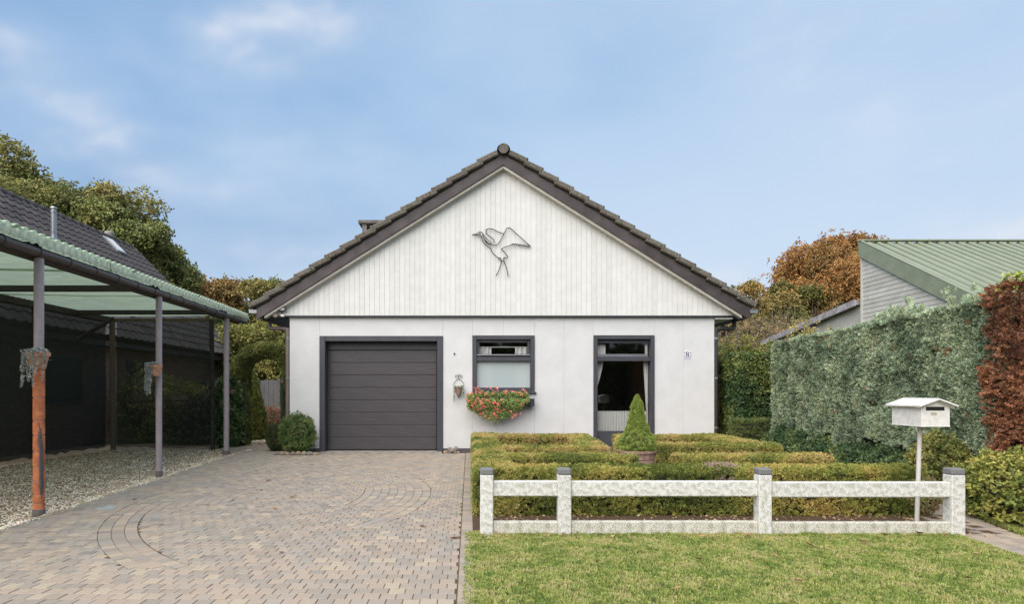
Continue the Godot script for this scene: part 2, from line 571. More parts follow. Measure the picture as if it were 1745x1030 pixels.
func tree(called: String, label: String, category: String, at: Vector3, h: float, cr: Vector3, palette: Array, blobs: int, per: int, size: float, s: int, group := "", open := 0.0, trunk_r := 0.0) -> Node3D:
	rng.seed = s
	var o := thing(called, label, category, at, 0.0, group)
	var st := begin()
	var tr := trunk_r if trunk_r > 0 else h * 0.022
	var mid := Vector3(0, h - cr.y, 0)
	tube(st, [Vector3(0, -0.1, 0), Vector3(0.1 * tr, h * 0.2, 0), mid * Vector3(1, 0.9, 1) + Vector3(tr, 0, tr), mid + Vector3(0, cr.y * 0.5, 0)], [tr * 1.3, tr, tr * 0.7, tr * 0.25], 8)
	var xs := []
	var cs := []
	for b in blobs:
		var d := some_dir()
		d.y = d.y * 0.9 + 0.1
		var reach := pow(rng.randf(), 0.40) * 0.84
		var c := mid + d * cr * reach
		var r := minf(cr.x, cr.y) * (rng.randf_range(0.30, 0.42) if reach < 0.55 else rng.randf_range(0.15, 0.34))
		if b % 2 == 0:
			var from := Vector3(0, lerpf(mid.y - cr.y * 0.7, mid.y + cr.y * 0.3, rng.randf()), 0)
			tube(st, [from, from.lerp(c, 0.55) + Vector3(0, r * 0.3, 0), c], [tr * 0.45, tr * 0.28, tr * 0.1], 5)
		var bt := rng.randf()
		for k in per:
			var e := (some_dir() + d * 0.35 + Vector3.UP * 0.15).normalized()
			var p := c + e * r * Vector3(1.15, 0.85, 1.15) * (rng.randf_range(0.45, 1.10) + (rng.randf() * 0.5 if rng.randf() < 0.12 else 0.0) + 0.18 * noise.get_noise_3d(p_scale(c, e).x, p_scale(c, e).y, p_scale(c, e).z))
			if rng.randf() < open: continue
			xs.append(Transform3D(spun(e, size, 1.0), p))
			cs.append(shade(mix(palette, bt * 0.7 + rng.randf() * 0.3), 0.28))
	obj("trunk", done(st), M.bark, o)
	strew("crown", L.tree, M.leaf, o, xs, cs)
	return o

func p_scale(c: Vector3, e: Vector3) -> Vector3:
	return c * 13.0 + e * 60.0


# ---------------------------------------------------------------- sky and light
func make_sky() -> ImageTexture:
	var f := FastNoiseLite.new()
	f.seed = 21
	f.frequency = 1.0
	f.fractal_octaves = 5
	f.fractal_gain = 0.55
	var w := 1024
	var h := 512
	var im := Image.create(w, h, false, Image.FORMAT_RGBF)
	var deep := Color(0.155, 0.325, 0.590)
	var middle := Color(0.33, 0.53, 0.82)
	var pale := Color(0.62, 0.742, 0.89)
	var cloud := Color(0.74, 0.79, 0.88)
	# thin cirrus in view: (azimuth, elevation, half width, half height, slant, strength)
	var wisps := [[-17.0, 29.5, 7.5, 2.4, 0.25, 0.85], [-33.0, 21.5, 6.0, 2.6, -0.55, 0.62], [-36.5, 24.8, 2.6, 0.9, 0.2, 0.6], [-24.0, 32.5, 9.0, 1.6, 0.1, 0.35], [22.0, 9.5, 5.0, 1.8, -0.2, 0.4], [41.0, 11.5, 4.0, 1.6, 0.0, 0.7], [-15.0, 12.5, 9.0, 2.0, 0.0, 0.25]]
	for y in h:
		var el := (0.5 - (y + 0.5) / h) * 180.0
		for x in w:
			var az := (x + 0.5) / w * 360.0  # straight ahead (-z) is the left edge of the panorama
			if az > 180.0: az -= 360.0
			var a := deg_to_rad(az)
			var e := deg_to_rad(maxf(el, 0.0))
			var d := Vector3(sin(a) * cos(e), sin(e), -cos(a) * cos(e))
			var t := clampf(el / 32.0, 0.0, 1.0)
			var c := pale.lerp(middle, smoothstep(0.10, 0.85, t)).lerp(deep, smoothstep(0.45, 1.5, el / 32.0) * 0.6)
			# a broad thin veil, thicker towards the right of the house, coming and going round the sky
			var veil := 0.5 + 0.5 * sin(a * 2.0 + 0.35) + f.get_noise_3d(d.x * 1.6, d.y * 3.2, d.z * 1.6) * 0.5
			c = c.lerp(deep, clampf(0.62 - veil * 0.7, 0.0, 0.65) * smoothstep(0.0, 0.55, t))
			c = c.lerp(pale, clampf(veil, 0.0, 1.2) * 0.52)
			var fib := clampf(f.get_noise_3d(d.x * 7.0 + d.y * 5.0, d.y * 20.0 - d.x * 6.0, d.z * 7.0) * 0.95 + 0.5, 0.0, 1.0)
			var wsp := clampf(f.get_noise_3d(d.x * 2.2 + 7.0, d.y * 5.0, d.z * 2.2) * 1.6 - 0.15, 0.0, 1.0) * 0.3
			for q in wisps:
				var dx: float = (az - q[0]) / q[2]
				var dy: float = (el - q[1] - (az - q[0]) * q[4]) / q[3]
				wsp += q[5] * exp(-(dx * dx + dy * dy))
			c = c.lerp(cloud, clampf(wsp * (0.22 + 1.25 * fib * fib), 0.0, 0.9))
			im.set_pixel(x, y, c)
	return ImageTexture.create_from_image(im)

func make_world() -> void:
	var cam := Camera3D.new()
	cam.name = "camera"
	cam.projection = Camera3D.PROJECTION_FRUSTUM
	cam.near = 0.1
	cam.far = 600.0
	cam.size = 0.1 * 1030.0 / 1050.0
	cam.frustum_offset = Vector2(0.1 * 72.5 / 1050.0, 0.1 * 155.0 / 1050.0)
	cam.position = Vector3(0, 1.2, 0)
	add_child(cam)
	cam.current = true
	var sky := Sky.new()
	var sm := PanoramaSkyMaterial.new()
	sm.panorama = make_sky()
	sky.sky_material = sm
	var env := Environment.new()
	env.background_mode = Environment.BG_SKY
	env.sky = sky
	env.background_energy_multiplier = 0.92
	env.tonemap_mode = Environment.TONE_MAPPER_LINEAR
	env.tonemap_exposure = 1.12
	env.ssao_enabled = true
	env.ssil_enabled = true
	env.sdfgi_enabled = true
	var we := WorldEnvironment.new()
	we.name = "world"
	we.environment = env
	add_child(we)
	# a hazy sun behind thin cloud, high over the street and a little to the left
	var sun := DirectionalLight3D.new()
	sun.name = "sun"
	sun.light_energy = 1.5
	sun.light_color = Color(1.0, 0.965, 0.92)
	sun.light_angular_distance = 80.0
	sun.shadow_enabled = true
	add_child(sun)
	sun.look_at_from_position(Vector3.ZERO, Vector3(0.36, -0.74, -0.58))

# ---------------------------------------------------------------- ground
func sheet(called: String, outline: Array, y: float, m: Material, label: String) -> MeshInstance3D:
	var st := begin()
	var p := PackedVector2Array()
	for v in outline: p.append(Vector2(v[0], -v[1]))
	var idx := Geometry2D.triangulate_polygon(p)
	st.set_smooth_group(-1)
	for k in range(0, idx.size(), 3):
		var a := p[idx[k]]; var b := p[idx[k + 1]]; var c := p[idx[k + 2]]
		if (b - a).cross(c - a) > 0.0:
			var t := b; b = c; c = t
		tri(st, Vector3(a.x, y, a.y), Vector3(b.x, y, b.y), Vector3(c.x, y, c.y))
	var o := obj(called, done(st), m)
	tag(o, label, "", "", "structure")
	return o

func brick_color(x: float, z: float) -> Color:
	var n := noise.get_noise_2d(x * 30, z * 30) * 0.6 + 0.5 + rng.randf_range(-0.30, 0.30)
	var c := Color(0.305, 0.278, 0.258).lerp(Color(0.375, 0.305, 0.255), clampf(n * 1.3 - 0.15, 0, 1))
	if rng.randf() < 0.10: c = c.lerp(Color(0.44, 0.365, 0.28), 0.7)
	if rng.randf() < 0.12: c = c.lerp(Color(0.235, 0.215, 0.20), 0.6)
	if Vector2(x + 3.82, z - 6.4).length() < 0.11: c = c.lerp(Color(0.36, 0.44, 0.48), 0.75)  # a smudge of pale blue paint
	var k := rng.randf_range(0.90, 1.10)
	k *= 1.45
	return Color(c.r * k, c.g * k * 0.975, c.b * k * 0.90)

# a paver: the outline in x and depth, its top edge rounded off, its top a little uneven
func paver(st: SurfaceTool, poly: PackedVector2Array, top: float) -> void:
	st.set_smooth_group(-1)
	var p := poly
	if Geometry2D.is_polygon_clockwise(p): p.reverse()
	var cc := Vector2.ZERO
	for v in p: cc += v
	cc /= p.size()
	var ins := PackedVector2Array()
	for v in p:
		var d := cc - v
		ins.append(v + d.normalized() * minf(0.004, d.length() * 0.4))
	var n := p.size()
	for k in n:
		var a := p[k]; var b := p[(k + 1) % n]; var c := ins[(k + 1) % n]; var d := ins[k]
		quad(st, Vector3(a.x, -0.03, -a.y), Vector3(b.x, -0.03, -b.y), Vector3(b.x, top - 0.003, -b.y), Vector3(a.x, top - 0.003, -a.y))
		quad(st, Vector3(a.x, top - 0.003, -a.y), Vector3(b.x, top - 0.003, -b.y), Vector3(c.x, top, -c.y), Vector3(d.x, top, -d.y))
	for k in range(1, n - 1):
		tri(st, Vector3(ins[0].x, top, -ins[0].y), Vector3(ins[k].x, top, -ins[k].y), Vector3(ins[k + 1].x, top, -ins[k + 1].y))

func sector(c: Vector2, r0: float, r1: float, a0: float, a1: float, steps: int) -> PackedVector2Array:
	var p := PackedVector2Array()
	for k in steps + 1:
		var a := lerpf(a0, a1, float(k) / steps)
		p.append(c + Vector2(cos(a), sin(a)) * r1)
	for k in steps + 1:
		var a := lerpf(a1, a0, float(k) / steps)
		p.append(c + Vector2(cos(a), sin(a)) * r0)
	return p

func rect(x0: float, x1: float, z0: float, z1: float) -> PackedVector2Array:
	return PackedVector2Array([Vector2(x0, z0), Vector2(x1, z0), Vector2(x1, z1), Vector2(x0, z1)])

func drive_left(z: float) -> float:
	if z > 12.2: return -4.9 - (z - 12.2) * 0.42
	return -4.12 - 0.078 * (z - 5.4)

func lay_driveway() -> void:
	rng.seed = 31
	var P := []  # every paver: outline
	# long curved courses that bulge to both sides of the drive
	var cl := Vector2(0.33, 7.2)
	var cr := Vector2(-4.40, 7.2)
	var cuts := []
	var span := func(c: Vector2, k: int, R: float, left: bool) -> void:
		var dz := 3.0 if (k < 3 and left) else (1.75 if k < 2 else maxf(1.05 - 0.06 * k, 0.5))
		var half := asin(minf(dz / R, 0.95))
		var mid := PI if left else 0.0
		var steps := int(2.0 * half * R / 0.102)
		for i in steps:
			var a0 := mid - half + 2.0 * half * i / steps
			var a1 := mid - half + 2.0 * half * (i + 1) / steps
			var g := 0.0035 / R
			P.append(PackedVector2Array([c + Vector2(cos(a0 + g), sin(a0 + g)) * (R - 0.0965), c + Vector2(cos(a0 + g), sin(a0 + g)) * R, c + Vector2(cos(a1 - g), sin(a1 - g)) * R, c + Vector2(cos(a1 - g), sin(a1 - g)) * (R - 0.0965)]))
		cuts.append([sector(c, R - 0.104, R + 0.006, mid - half, mid + half, 24), c, R, half, mid])
	for k in 10: span.call(cl, k, 4.0 - 0.1 * k, true)
	for k in 8: span.call(cr, k, 3.94 - 0.1 * k, false)
	# straight rows in stretcher bond
	var row := 0
	var z := 2.5
	while z < 14.0:
		var d := 0.0985
		var x := -0.075 - (0.049 if row % 2 else 0.0) - rng.randf_range(0.0, 0.018)
		var xs := [-0.075]
		while x > drive_left(z):
			if x < -0.08: xs.append(x)
			x -= 0.0985 * rng.randf_range(0.97, 1.03)
		xs.append(drive_left(z))
		for i in xs.size() - 1:
			if xs[i] - xs[i + 1] < 0.02: continue
			if z > 12.25 and xs[i] > -3.62: continue
			var b := rect(xs[i + 1] + 0.0018, xs[i] - 0.0018, z + 0.0030, z + d - 0.0030)
			var parts := [b]
			var mid := Vector2((xs[i] + xs[i + 1]) / 2, z + d / 2)
			for q in cuts:
				var v: Vector2 = mid - q[1]
				if absf(v.length() - q[2] + 0.05) > 0.14: continue
				var next := []
				for s in parts:
					for e in Geometry2D.clip_polygons(s, q[0]): next.append(e)
				parts = next
			for s in parts:
				if s.size() >= 3 and absf(area(s)) > 0.0012: P.append(s)
		z += d
		row += 1
	# the edging row along the hedge and the lawn
	z = 2.5
	while z < 12.2:
		P.append(rect(-0.070, 0.030, z + 0.003, z + 0.100)); z += 0.104
	var drive := thing("driveway", "paved drive of small beige and grey pavers with curved courses", "", Vector3.ZERO, 0.0, "", "structure")
	obj("joint_sand", quad_sheet([[-5.45, 14.1], [-4.92, 12.3], [-4.66, 12.2], [-4.03, 4.2], [-3.9, 2.4], [0.035, 2.4], [0.035, 12.4], [-3.5, 12.4], [-3.5, 14.1]], -0.0042), M.bed, drive)
	var order := []
	for i in P.size():
		var c := Vector2.ZERO
		for v in P[i]: c += v
		c /= P[i].size()
		var px: float = 800.0 + 1050.0 * c.x / c.y
		var py: float = 670.0 + 1050.0 * 1.2 / c.y
		var seen: bool = py < 1035.0 and px > -15.0
		order.append([(-absf(area(P[i])) / (c.y * c.y * c.y)) if seen else 1.0, i, c])
	order.sort_custom(func(a, b): return a[0] < b[0])
	var shades := []
	for k in 9: shades.append(brick_mat(k))
	var st := begin()
	for n in order.size():
		var poly: PackedVector2Array = P[order[n][1]]
		var c: Vector2 = order[n][2]
		var top := rng.randf_range(-0.0015, 0.0025)
		if n < 300:
			var one := begin()
			paver(one, poly, top)
			obj("brick", done(one), shades[rng.randi() % 9], drive)
		else:
			st.set_color(brick_color(c.x, c.y))
			paver(st, poly, top)
	tag(obj("bricks", done(st), M.brick_pave, drive), "", "", "", "stuff")

func brick_mat(k: int) -> StandardMaterial3D:
	rng.seed = 300 + k
	var m: StandardMaterial3D = M.brick_pave.duplicate()
	m.vertex_color_use_as_albedo = false
	var c := brick_color(-1.0 - k * 0.37, 3.4 + k * 0.61)
	m.albedo_color = c.linear_to_srgb()
	return m

func area(p: PackedVector2Array) -> float:
	var s := 0.0
	for k in p.size(): s += p[k].cross(p[(k + 1) % p.size()])
	return s * 0.5

func quad_sheet(outline: Array, y: float) -> ArrayMesh:
	var st := begin()
	var p := PackedVector2Array()
	for v in outline: p.append(Vector2(v[0], -v[1]))
	st.set_smooth_group(-1)
	var idx := Geometry2D.triangulate_polygon(p)
	for k in range(0, idx.size(), 3):
		var a := p[idx[k]]; var b := p[idx[k + 1]]; var c := p[idx[k + 2]]
		if (b - a).cross(c - a) > 0.0:
			var t := b; b = c; c = t
		tri(st, Vector3(a.x, y, a.y), Vector3(b.x, y, b.y), Vector3(c.x, y, c.y))
	return done(st)

func path_x(z: float) -> float:  # left edge of the side path
	if z < 5.2: return lerpf(4.02, 4.14, clampf((z - 4.0) / 1.2, 0, 1))
	if z < 6.6: return lerpf(4.14, 4.58, (z - 5.2) / 1.4)
	return 4.58

func lay_path() -> void:
	rng.seed = 33
	var o := thing("path", "narrow brick path between the fence end and the tall hedge", "", Vector3.ZERO, 0.0, "", "structure")
	obj("joint_sand", quad_sheet([[3.98, 2.4], [4.0, 4.0], [4.12, 5.2], [4.56, 6.6], [4.56, 12.3], [5.12, 12.3], [5.12, 6.6], [4.66, 5.2], [4.54, 4.0], [4.52, 2.4]], -0.009), M.bed, o)
	var st := begin()
	var rest := begin()
	var shades := []
	for k in 9: shades.append(brick_mat(k))
	var z := 2.6
	var row := 0
	var made := 0
	while z < 12.1:
		for i in 6:
			var off := 0.05 if row % 2 else 0.0
			var x0 := path_x(z) + maxf(0.0, i * 0.1 - off)
			var x1 := path_x(z) + minf(0.5, i * 0.1 + 0.1 - off)
			if x1 - x0 < 0.03: continue
			var poly := rect(x0 + 0.003, x1 - 0.003, z + 0.003, z + 0.096)
			if z > 4.3 and made < 150:
				var one := begin()
				paver(one, poly, rng.randf_range(-0.002, 0.003))
				obj("brick", done(one), shades[rng.randi() % 9], o)
				made += 1
			else:
				rest.set_color(brick_color(x0, z))
				paver(rest, poly, rng.randf_range(-0.002, 0.003))
		z += 0.099
		row += 1
	tag(obj("bricks", done(rest), M.brick_pave, o), "", "", "", "stuff")

func lay_ground() -> void:
	sheet("ground", [[-250, -250], [250, -250], [250, 350], [-250, 350]], -0.03, M.turf, "rough grass ground round the houses")
	sheet("road", [[-250, -7.5], [250, -7.5], [250, -1.5], [-250, -1.5]], -0.012, M.asphalt, "asphalt street in front of the plots")
	sheet("gravel_bed", [[-9.4, 2.4], [-3.95, 2.4], [-3.9, 4.2], [-4.4, 12.1], [-4.4, 13.6], [-3.5, 13.6], [-3.5, 19.0], [-6.6, 19.0], [-6.8, 15.2], [-9.4, 13.6]], -0.014, M.gravel, "pale gravel floor under the carport and beyond the arch")
	sheet("lawn", [[0.03, 1.0], [4.3, 1.0], [4.3, 5.22], [0.03, 5.30]], -0.005, M.turf, "front lawn of short grass before the white fence")
	sheet("flower_bed", [[0.032, 5.24], [4.62, 5.24], [4.62, 12.33], [0.032, 12.33]], 0.0, M.soil, "brown mulch bed under the clipped box hedges")
	sheet("hedge_verge", [[4.52, 2.4], [4.66, 5.2], [5.12, 6.6], [5.12, 12.33], [8.0, 12.33], [8.0, 2.4]], -0.005, M.turf, "strip of grass between the side path and the tall hedge")

func grow_grass() -> void:
	fol = 1.45
	rng.seed = 41
	var xs := []
	var cs := []
	var pal := [Color(0.11, 0.165, 0.020), Color(0.20, 0.245, 0.035), Color(0.27, 0.28, 0.060), Color(0.33, 0.29, 0.105)]
	for k in 52000:
		var x := rng.randf_range(0.015, 4.3) if k % 40 else rng.randf_range(-0.03, 0.10)
		var z := 5.28 - 3.6 * pow(rng.randf(), 1.15)
		if x > path_x(z) - 0.01 and z > 2.5: continue
		var p := noise.get_noise_2d(x * 60, z * 60) * 0.8 + noise.get_noise_2d(x * 320, z * 320) * 0.7 + 0.46
		var tall := rng.randf_range(0.010, 0.020) * (1.0 + 0.5 * noise.get_noise_2d(x * 120 + 9, z * 120))
		if z > 5.15: tall *= 1.5
		xs.append(Transform3D(Basis(Vector3.UP, rng.randf() * TAU).scaled(Vector3(0.022, tall, 0.022)), Vector3(x, -0.004, -z)))
		cs.append(shade(mix(pal, p + rng.randf_range(-0.42, 0.42)), 0.3))
	for k in 9000:
		var z := rng.randf_range(3.6, 9.5)
		var x := path_x(z) + 0.52 + rng.randf() * rng.randf() * 0.9
		xs.append(Transform3D(Basis(Vector3.UP, rng.randf() * TAU).scaled(Vector3(0.030, rng.randf_range(0.02, 0.045), 0.030)), Vector3(x, -0.004, -z)))
		cs.append(shade(mix(pal, rng.randf()), 0.2))
	for v in 3:
		var a := []
		var b := []
		for i in range(v, xs.size(), 3): a.append(xs[i]); b.append(cs[i])
		tag(many("grass", L.grass[v], M.leaf, self, a, b), "short grass blades of the front lawn and the verge", "", "", "stuff")
	# weeds and moss in the wider joints, and a small tuft where the drive meets the lawn
	xs = []; cs = []
	for k in 900:
		var z := 2.6 + 9.0 * pow(rng.randf(), 1.6)
		var x: float
		if rng.randf() < 0.45: x = -0.0725 + rng.randf_range(-0.006, 0.006)
		else:
			z = 2.5 + 0.0985 * roundf((z - 2.5) / 0.0985)
			x = rng.randf_range(-2.6, -0.1)
			if noise.get_noise_2d(x * 50, z * 50) < 0.12: continue
		xs.append(Transform3D(Basis(Vector3.UP, rng.randf() * TAU).scaled(Vector3(0.010, 0.007, 0.006)), Vector3(x, -0.006, -z)))
		cs.append(shade(Color(0.16, 0.17, 0.05), 0.3))
	tag(many("moss", L.grass[0], M.leaf, self, xs, cs), "moss and tiny weeds in the joints of the drive", "", "", "stuff")

func strew_gravel() -> void:
	fol = 1.25
	rng.seed = 43
	var st := begin()
	var sp := SphereMesh.new()
	sp.radius = 1.0; sp.height = 1.5; sp.radial_segments = 6; sp.rings = 3
	st.append_from(sp, 0, Transform3D())
	var pebble := st.commit()
	var xs := []
	var cs := []
	for k in 34000:
		var z := 3.6 + 9.6 * pow(rng.randf(), 1.3)
		var x: float = drive_left(minf(z, 12.1)) + 0.10 * pow(rng.randf(), 3.0) - 3.3 * pow(rng.randf(), 1.5)
		if k > 29500:
			z = rng.randf_range(14.0, 18.0)
			x = rng.randf_range(-6.0, -3.7)
		if x < -7.7: continue
		var r := rng.randf_range(0.0045, 0.011)
		xs.append(Transform3D(Basis.from_euler(Vector3(rng.randf() * 0.6, rng.randf() * TAU, 0)).scaled(Vector3(r, r * 0.8, r * 1.1)), Vector3(x, -0.012 if x < drive_left(minf(z, 12.1)) or z > 14.0 else 0.004, -z)))
		cs.append(shade(Color(0.76, 0.65, 0.50).lerp(Color(0.46, 0.34, 0.21), clampf(noise.get_noise_2d(x * 40, z * 40) + rng.randf() * 0.7, 0, 1)), 0.25))
	var m := leafy(0.9, 0.0)
	m.backlight_enabled = false
	tag(many("gravel", pebble, m, self, xs, cs), "loose pale pebbles of the carport floor", "", "", "stuff")
	# leaf litter blown against the screens and under the hedges
	xs = []; cs = []
	for k in 5200:
		var x: float
		var z: float
		var u := rng.randf()
		if u < 0.72:
			z = rng.randf_range(6.0, 13.0); x = -7.5 + 3.0 * pow(rng.randf(), 1.5)
		elif u < 0.85:
			x = rng.randf_range(0.08, 4.4); z = rng.randf_range(5.33, 6.0) if rng.randf() < 0.85 else rng.randf_range(5.02, 5.2)
		else:
			z = rng.randf_range(6.5, 11.5); x = rng.randf_range(5.05, 5.45)
		xs.append(Transform3D(spun(Vector3.UP, 0.035, 0.7), Vector3(x, 0.008, -z)))
		cs.append(shade(mix([Color(0.17, 0.10, 0.05), Color(0.30, 0.20, 0.10), Color(0.38, 0.29, 0.17)], rng.randf()), 0.25))
	var lm := begin()
	leaf(lm, Vector3.ZERO, Vector3(1, 0, 0), 1.0, 0.6, 0.2)
	tag(many("leaf_litter", done(lm), M.leaf_dry, self, xs, cs), "brown leaf litter in the bed and along the screens", "", "", "stuff")
	# a faded curled oak leaf: midrib with lobes to both sides
	var fm := begin()
	fm.set_smooth_group(-1)
	for s in [-1.0, 1.0]:
		for k in 4:
			var x0 := -0.5 + k * 0.25
			var w0: float = [0.05, 0.22, 0.30, 0.24, 0.02][k] * s
			var w1: float = [0.05, 0.22, 0.30, 0.24, 0.02][k + 1] * s
			var y0 := 0.16 * x0 * x0 * 3.0
			var y1 := 0.16 * (x0 + 0.25) * (x0 + 0.25) * 3.0
			quad(fm, Vector3(x0, y0, 0), Vector3(x0 + 0.25, y1, 0), Vector3(x0 + 0.20, y1 + absf(w1) * 0.5, w1), Vector3(x0 + 0.03, y0 + absf(w0) * 0.5 + 0.03, w0))
	tube(fm, [Vector3(-0.5, 0.12, 0), Vector3(-0.75, 0.16, 0.05)], 0.012, 4)
	var lf := done(fm)
	var brown := [mat(Color(0.26, 0.115, 0.05), 0.8), mat(Color(0.36, 0.21, 0.10), 0.8), mat(Color(0.17, 0.075, 0.045), 0.8), mat(Color(0.46, 0.25, 0.06), 0.8)]
	for k in brown: k.cull_mode = BaseMaterial3D.CULL_DISABLED
	var spots := [[1.90, 5.02, 0.070, 1], [2.30, 5.08, 0.095, 1], [1.62, 4.35, 0.06, 2], [2.62, 4.75, 0.075, 2], [2.20, 4.45, 0.065, 1], [2.05, 3.85, 0.07, 1], [3.10, 4.85, 0.07, 2], [3.42, 5.08, 0.07, 0], [3.75, 5.14, 0.09, 2], [0.78, 5.12, 0.06, 0], [0.52, 4.9, 0.05, 2], [3.7, 4.5, 0.05, 1], [1.25, 3.7, 0.05, 1], [3.15, 3.9, 0.055, 2]]
	for s in spots:
		var o := obj("fallen_leaf", lf, brown[s[3]])
		o.transform = Transform3D(Basis.from_euler(Vector3(rng.randf_range(-0.4, 0.4), rng.randf() * TAU, rng.randf_range(-0.3, 0.3))).scaled(Vector3.ONE * s[2]), Vector3(s[0], 0.026, -s[1]))
		var near: String = ["leftmost", "second", "third", "last"][0 if s[0] < 0.5 else (1 if s[0] < 1.65 else (2 if s[0] < 3.3 else 3))]
		tag(o, "%s %s leaf on the lawn below the %s fence post, %s" % ["large" if s[2] > 0.072 else ("medium sized" if s[2] > 0.058 else "small"), ["reddish brown", "pale tan", "dark brown", "ochre"][s[3]], near, "close to it" if s[1] > 4.95 else ("a step away" if s[1] > 4.4 else "far from it")], "leaf", "dry leaves on the lawn")
	var spots2 := [[-2.02, 7.05, 0.07, 0], [-2.0, 6.35, 0.055, 3], [-2.55, 7.55, 0.06, 2], [-2.72, 8.35, 0.07, 2], [-1.95, 8.9, 0.05, 0], [-3.25, 9.4, 0.06, 2], [-0.12, 5.05, 0.085, 0], [-0.42, 5.5, 0.06, 2], [-3.75, 6.9, 0.05, 0], [-1.4, 4.6, 0.045, 2], [-2.6, 10.2, 0.05, 0], [-1.1, 9.6, 0.05, 1]]
	for s in spots2:
		var o := obj("fallen_leaf", lf, brown[s[3]])
		o.transform = Transform3D(Basis.from_euler(Vector3(rng.randf_range(-0.3, 0.3), rng.randf() * TAU, rng.randf_range(-0.3, 0.3))).scaled(Vector3.ONE * s[2]), Vector3(s[0], 0.006, -s[1]))
		tag(o, "%s leaf on the paved drive, %s" % [["reddish brown", "pale tan", "dark brown", "ochre"][s[3]], ["on the left inside the curved courses", "just below the other one inside the curved courses", "in the middle behind two others", "left, farther towards the bush", "before the garage door", "left near the middle carport post", "on the edging row beside the front fence post", "near the edging row beside the hedge", "on the far left by the curved courses", "low in the middle", "close to the garage door, left", "close to the garage door, right"][spots2.find(s)]], "leaf", "dry leaves on the drive")

# ---------------------------------------------------------------- the house
const FZ := -12.35  # front face of the walls
const RX := 0.665  # ridge
const K := 0.63  # roof slope

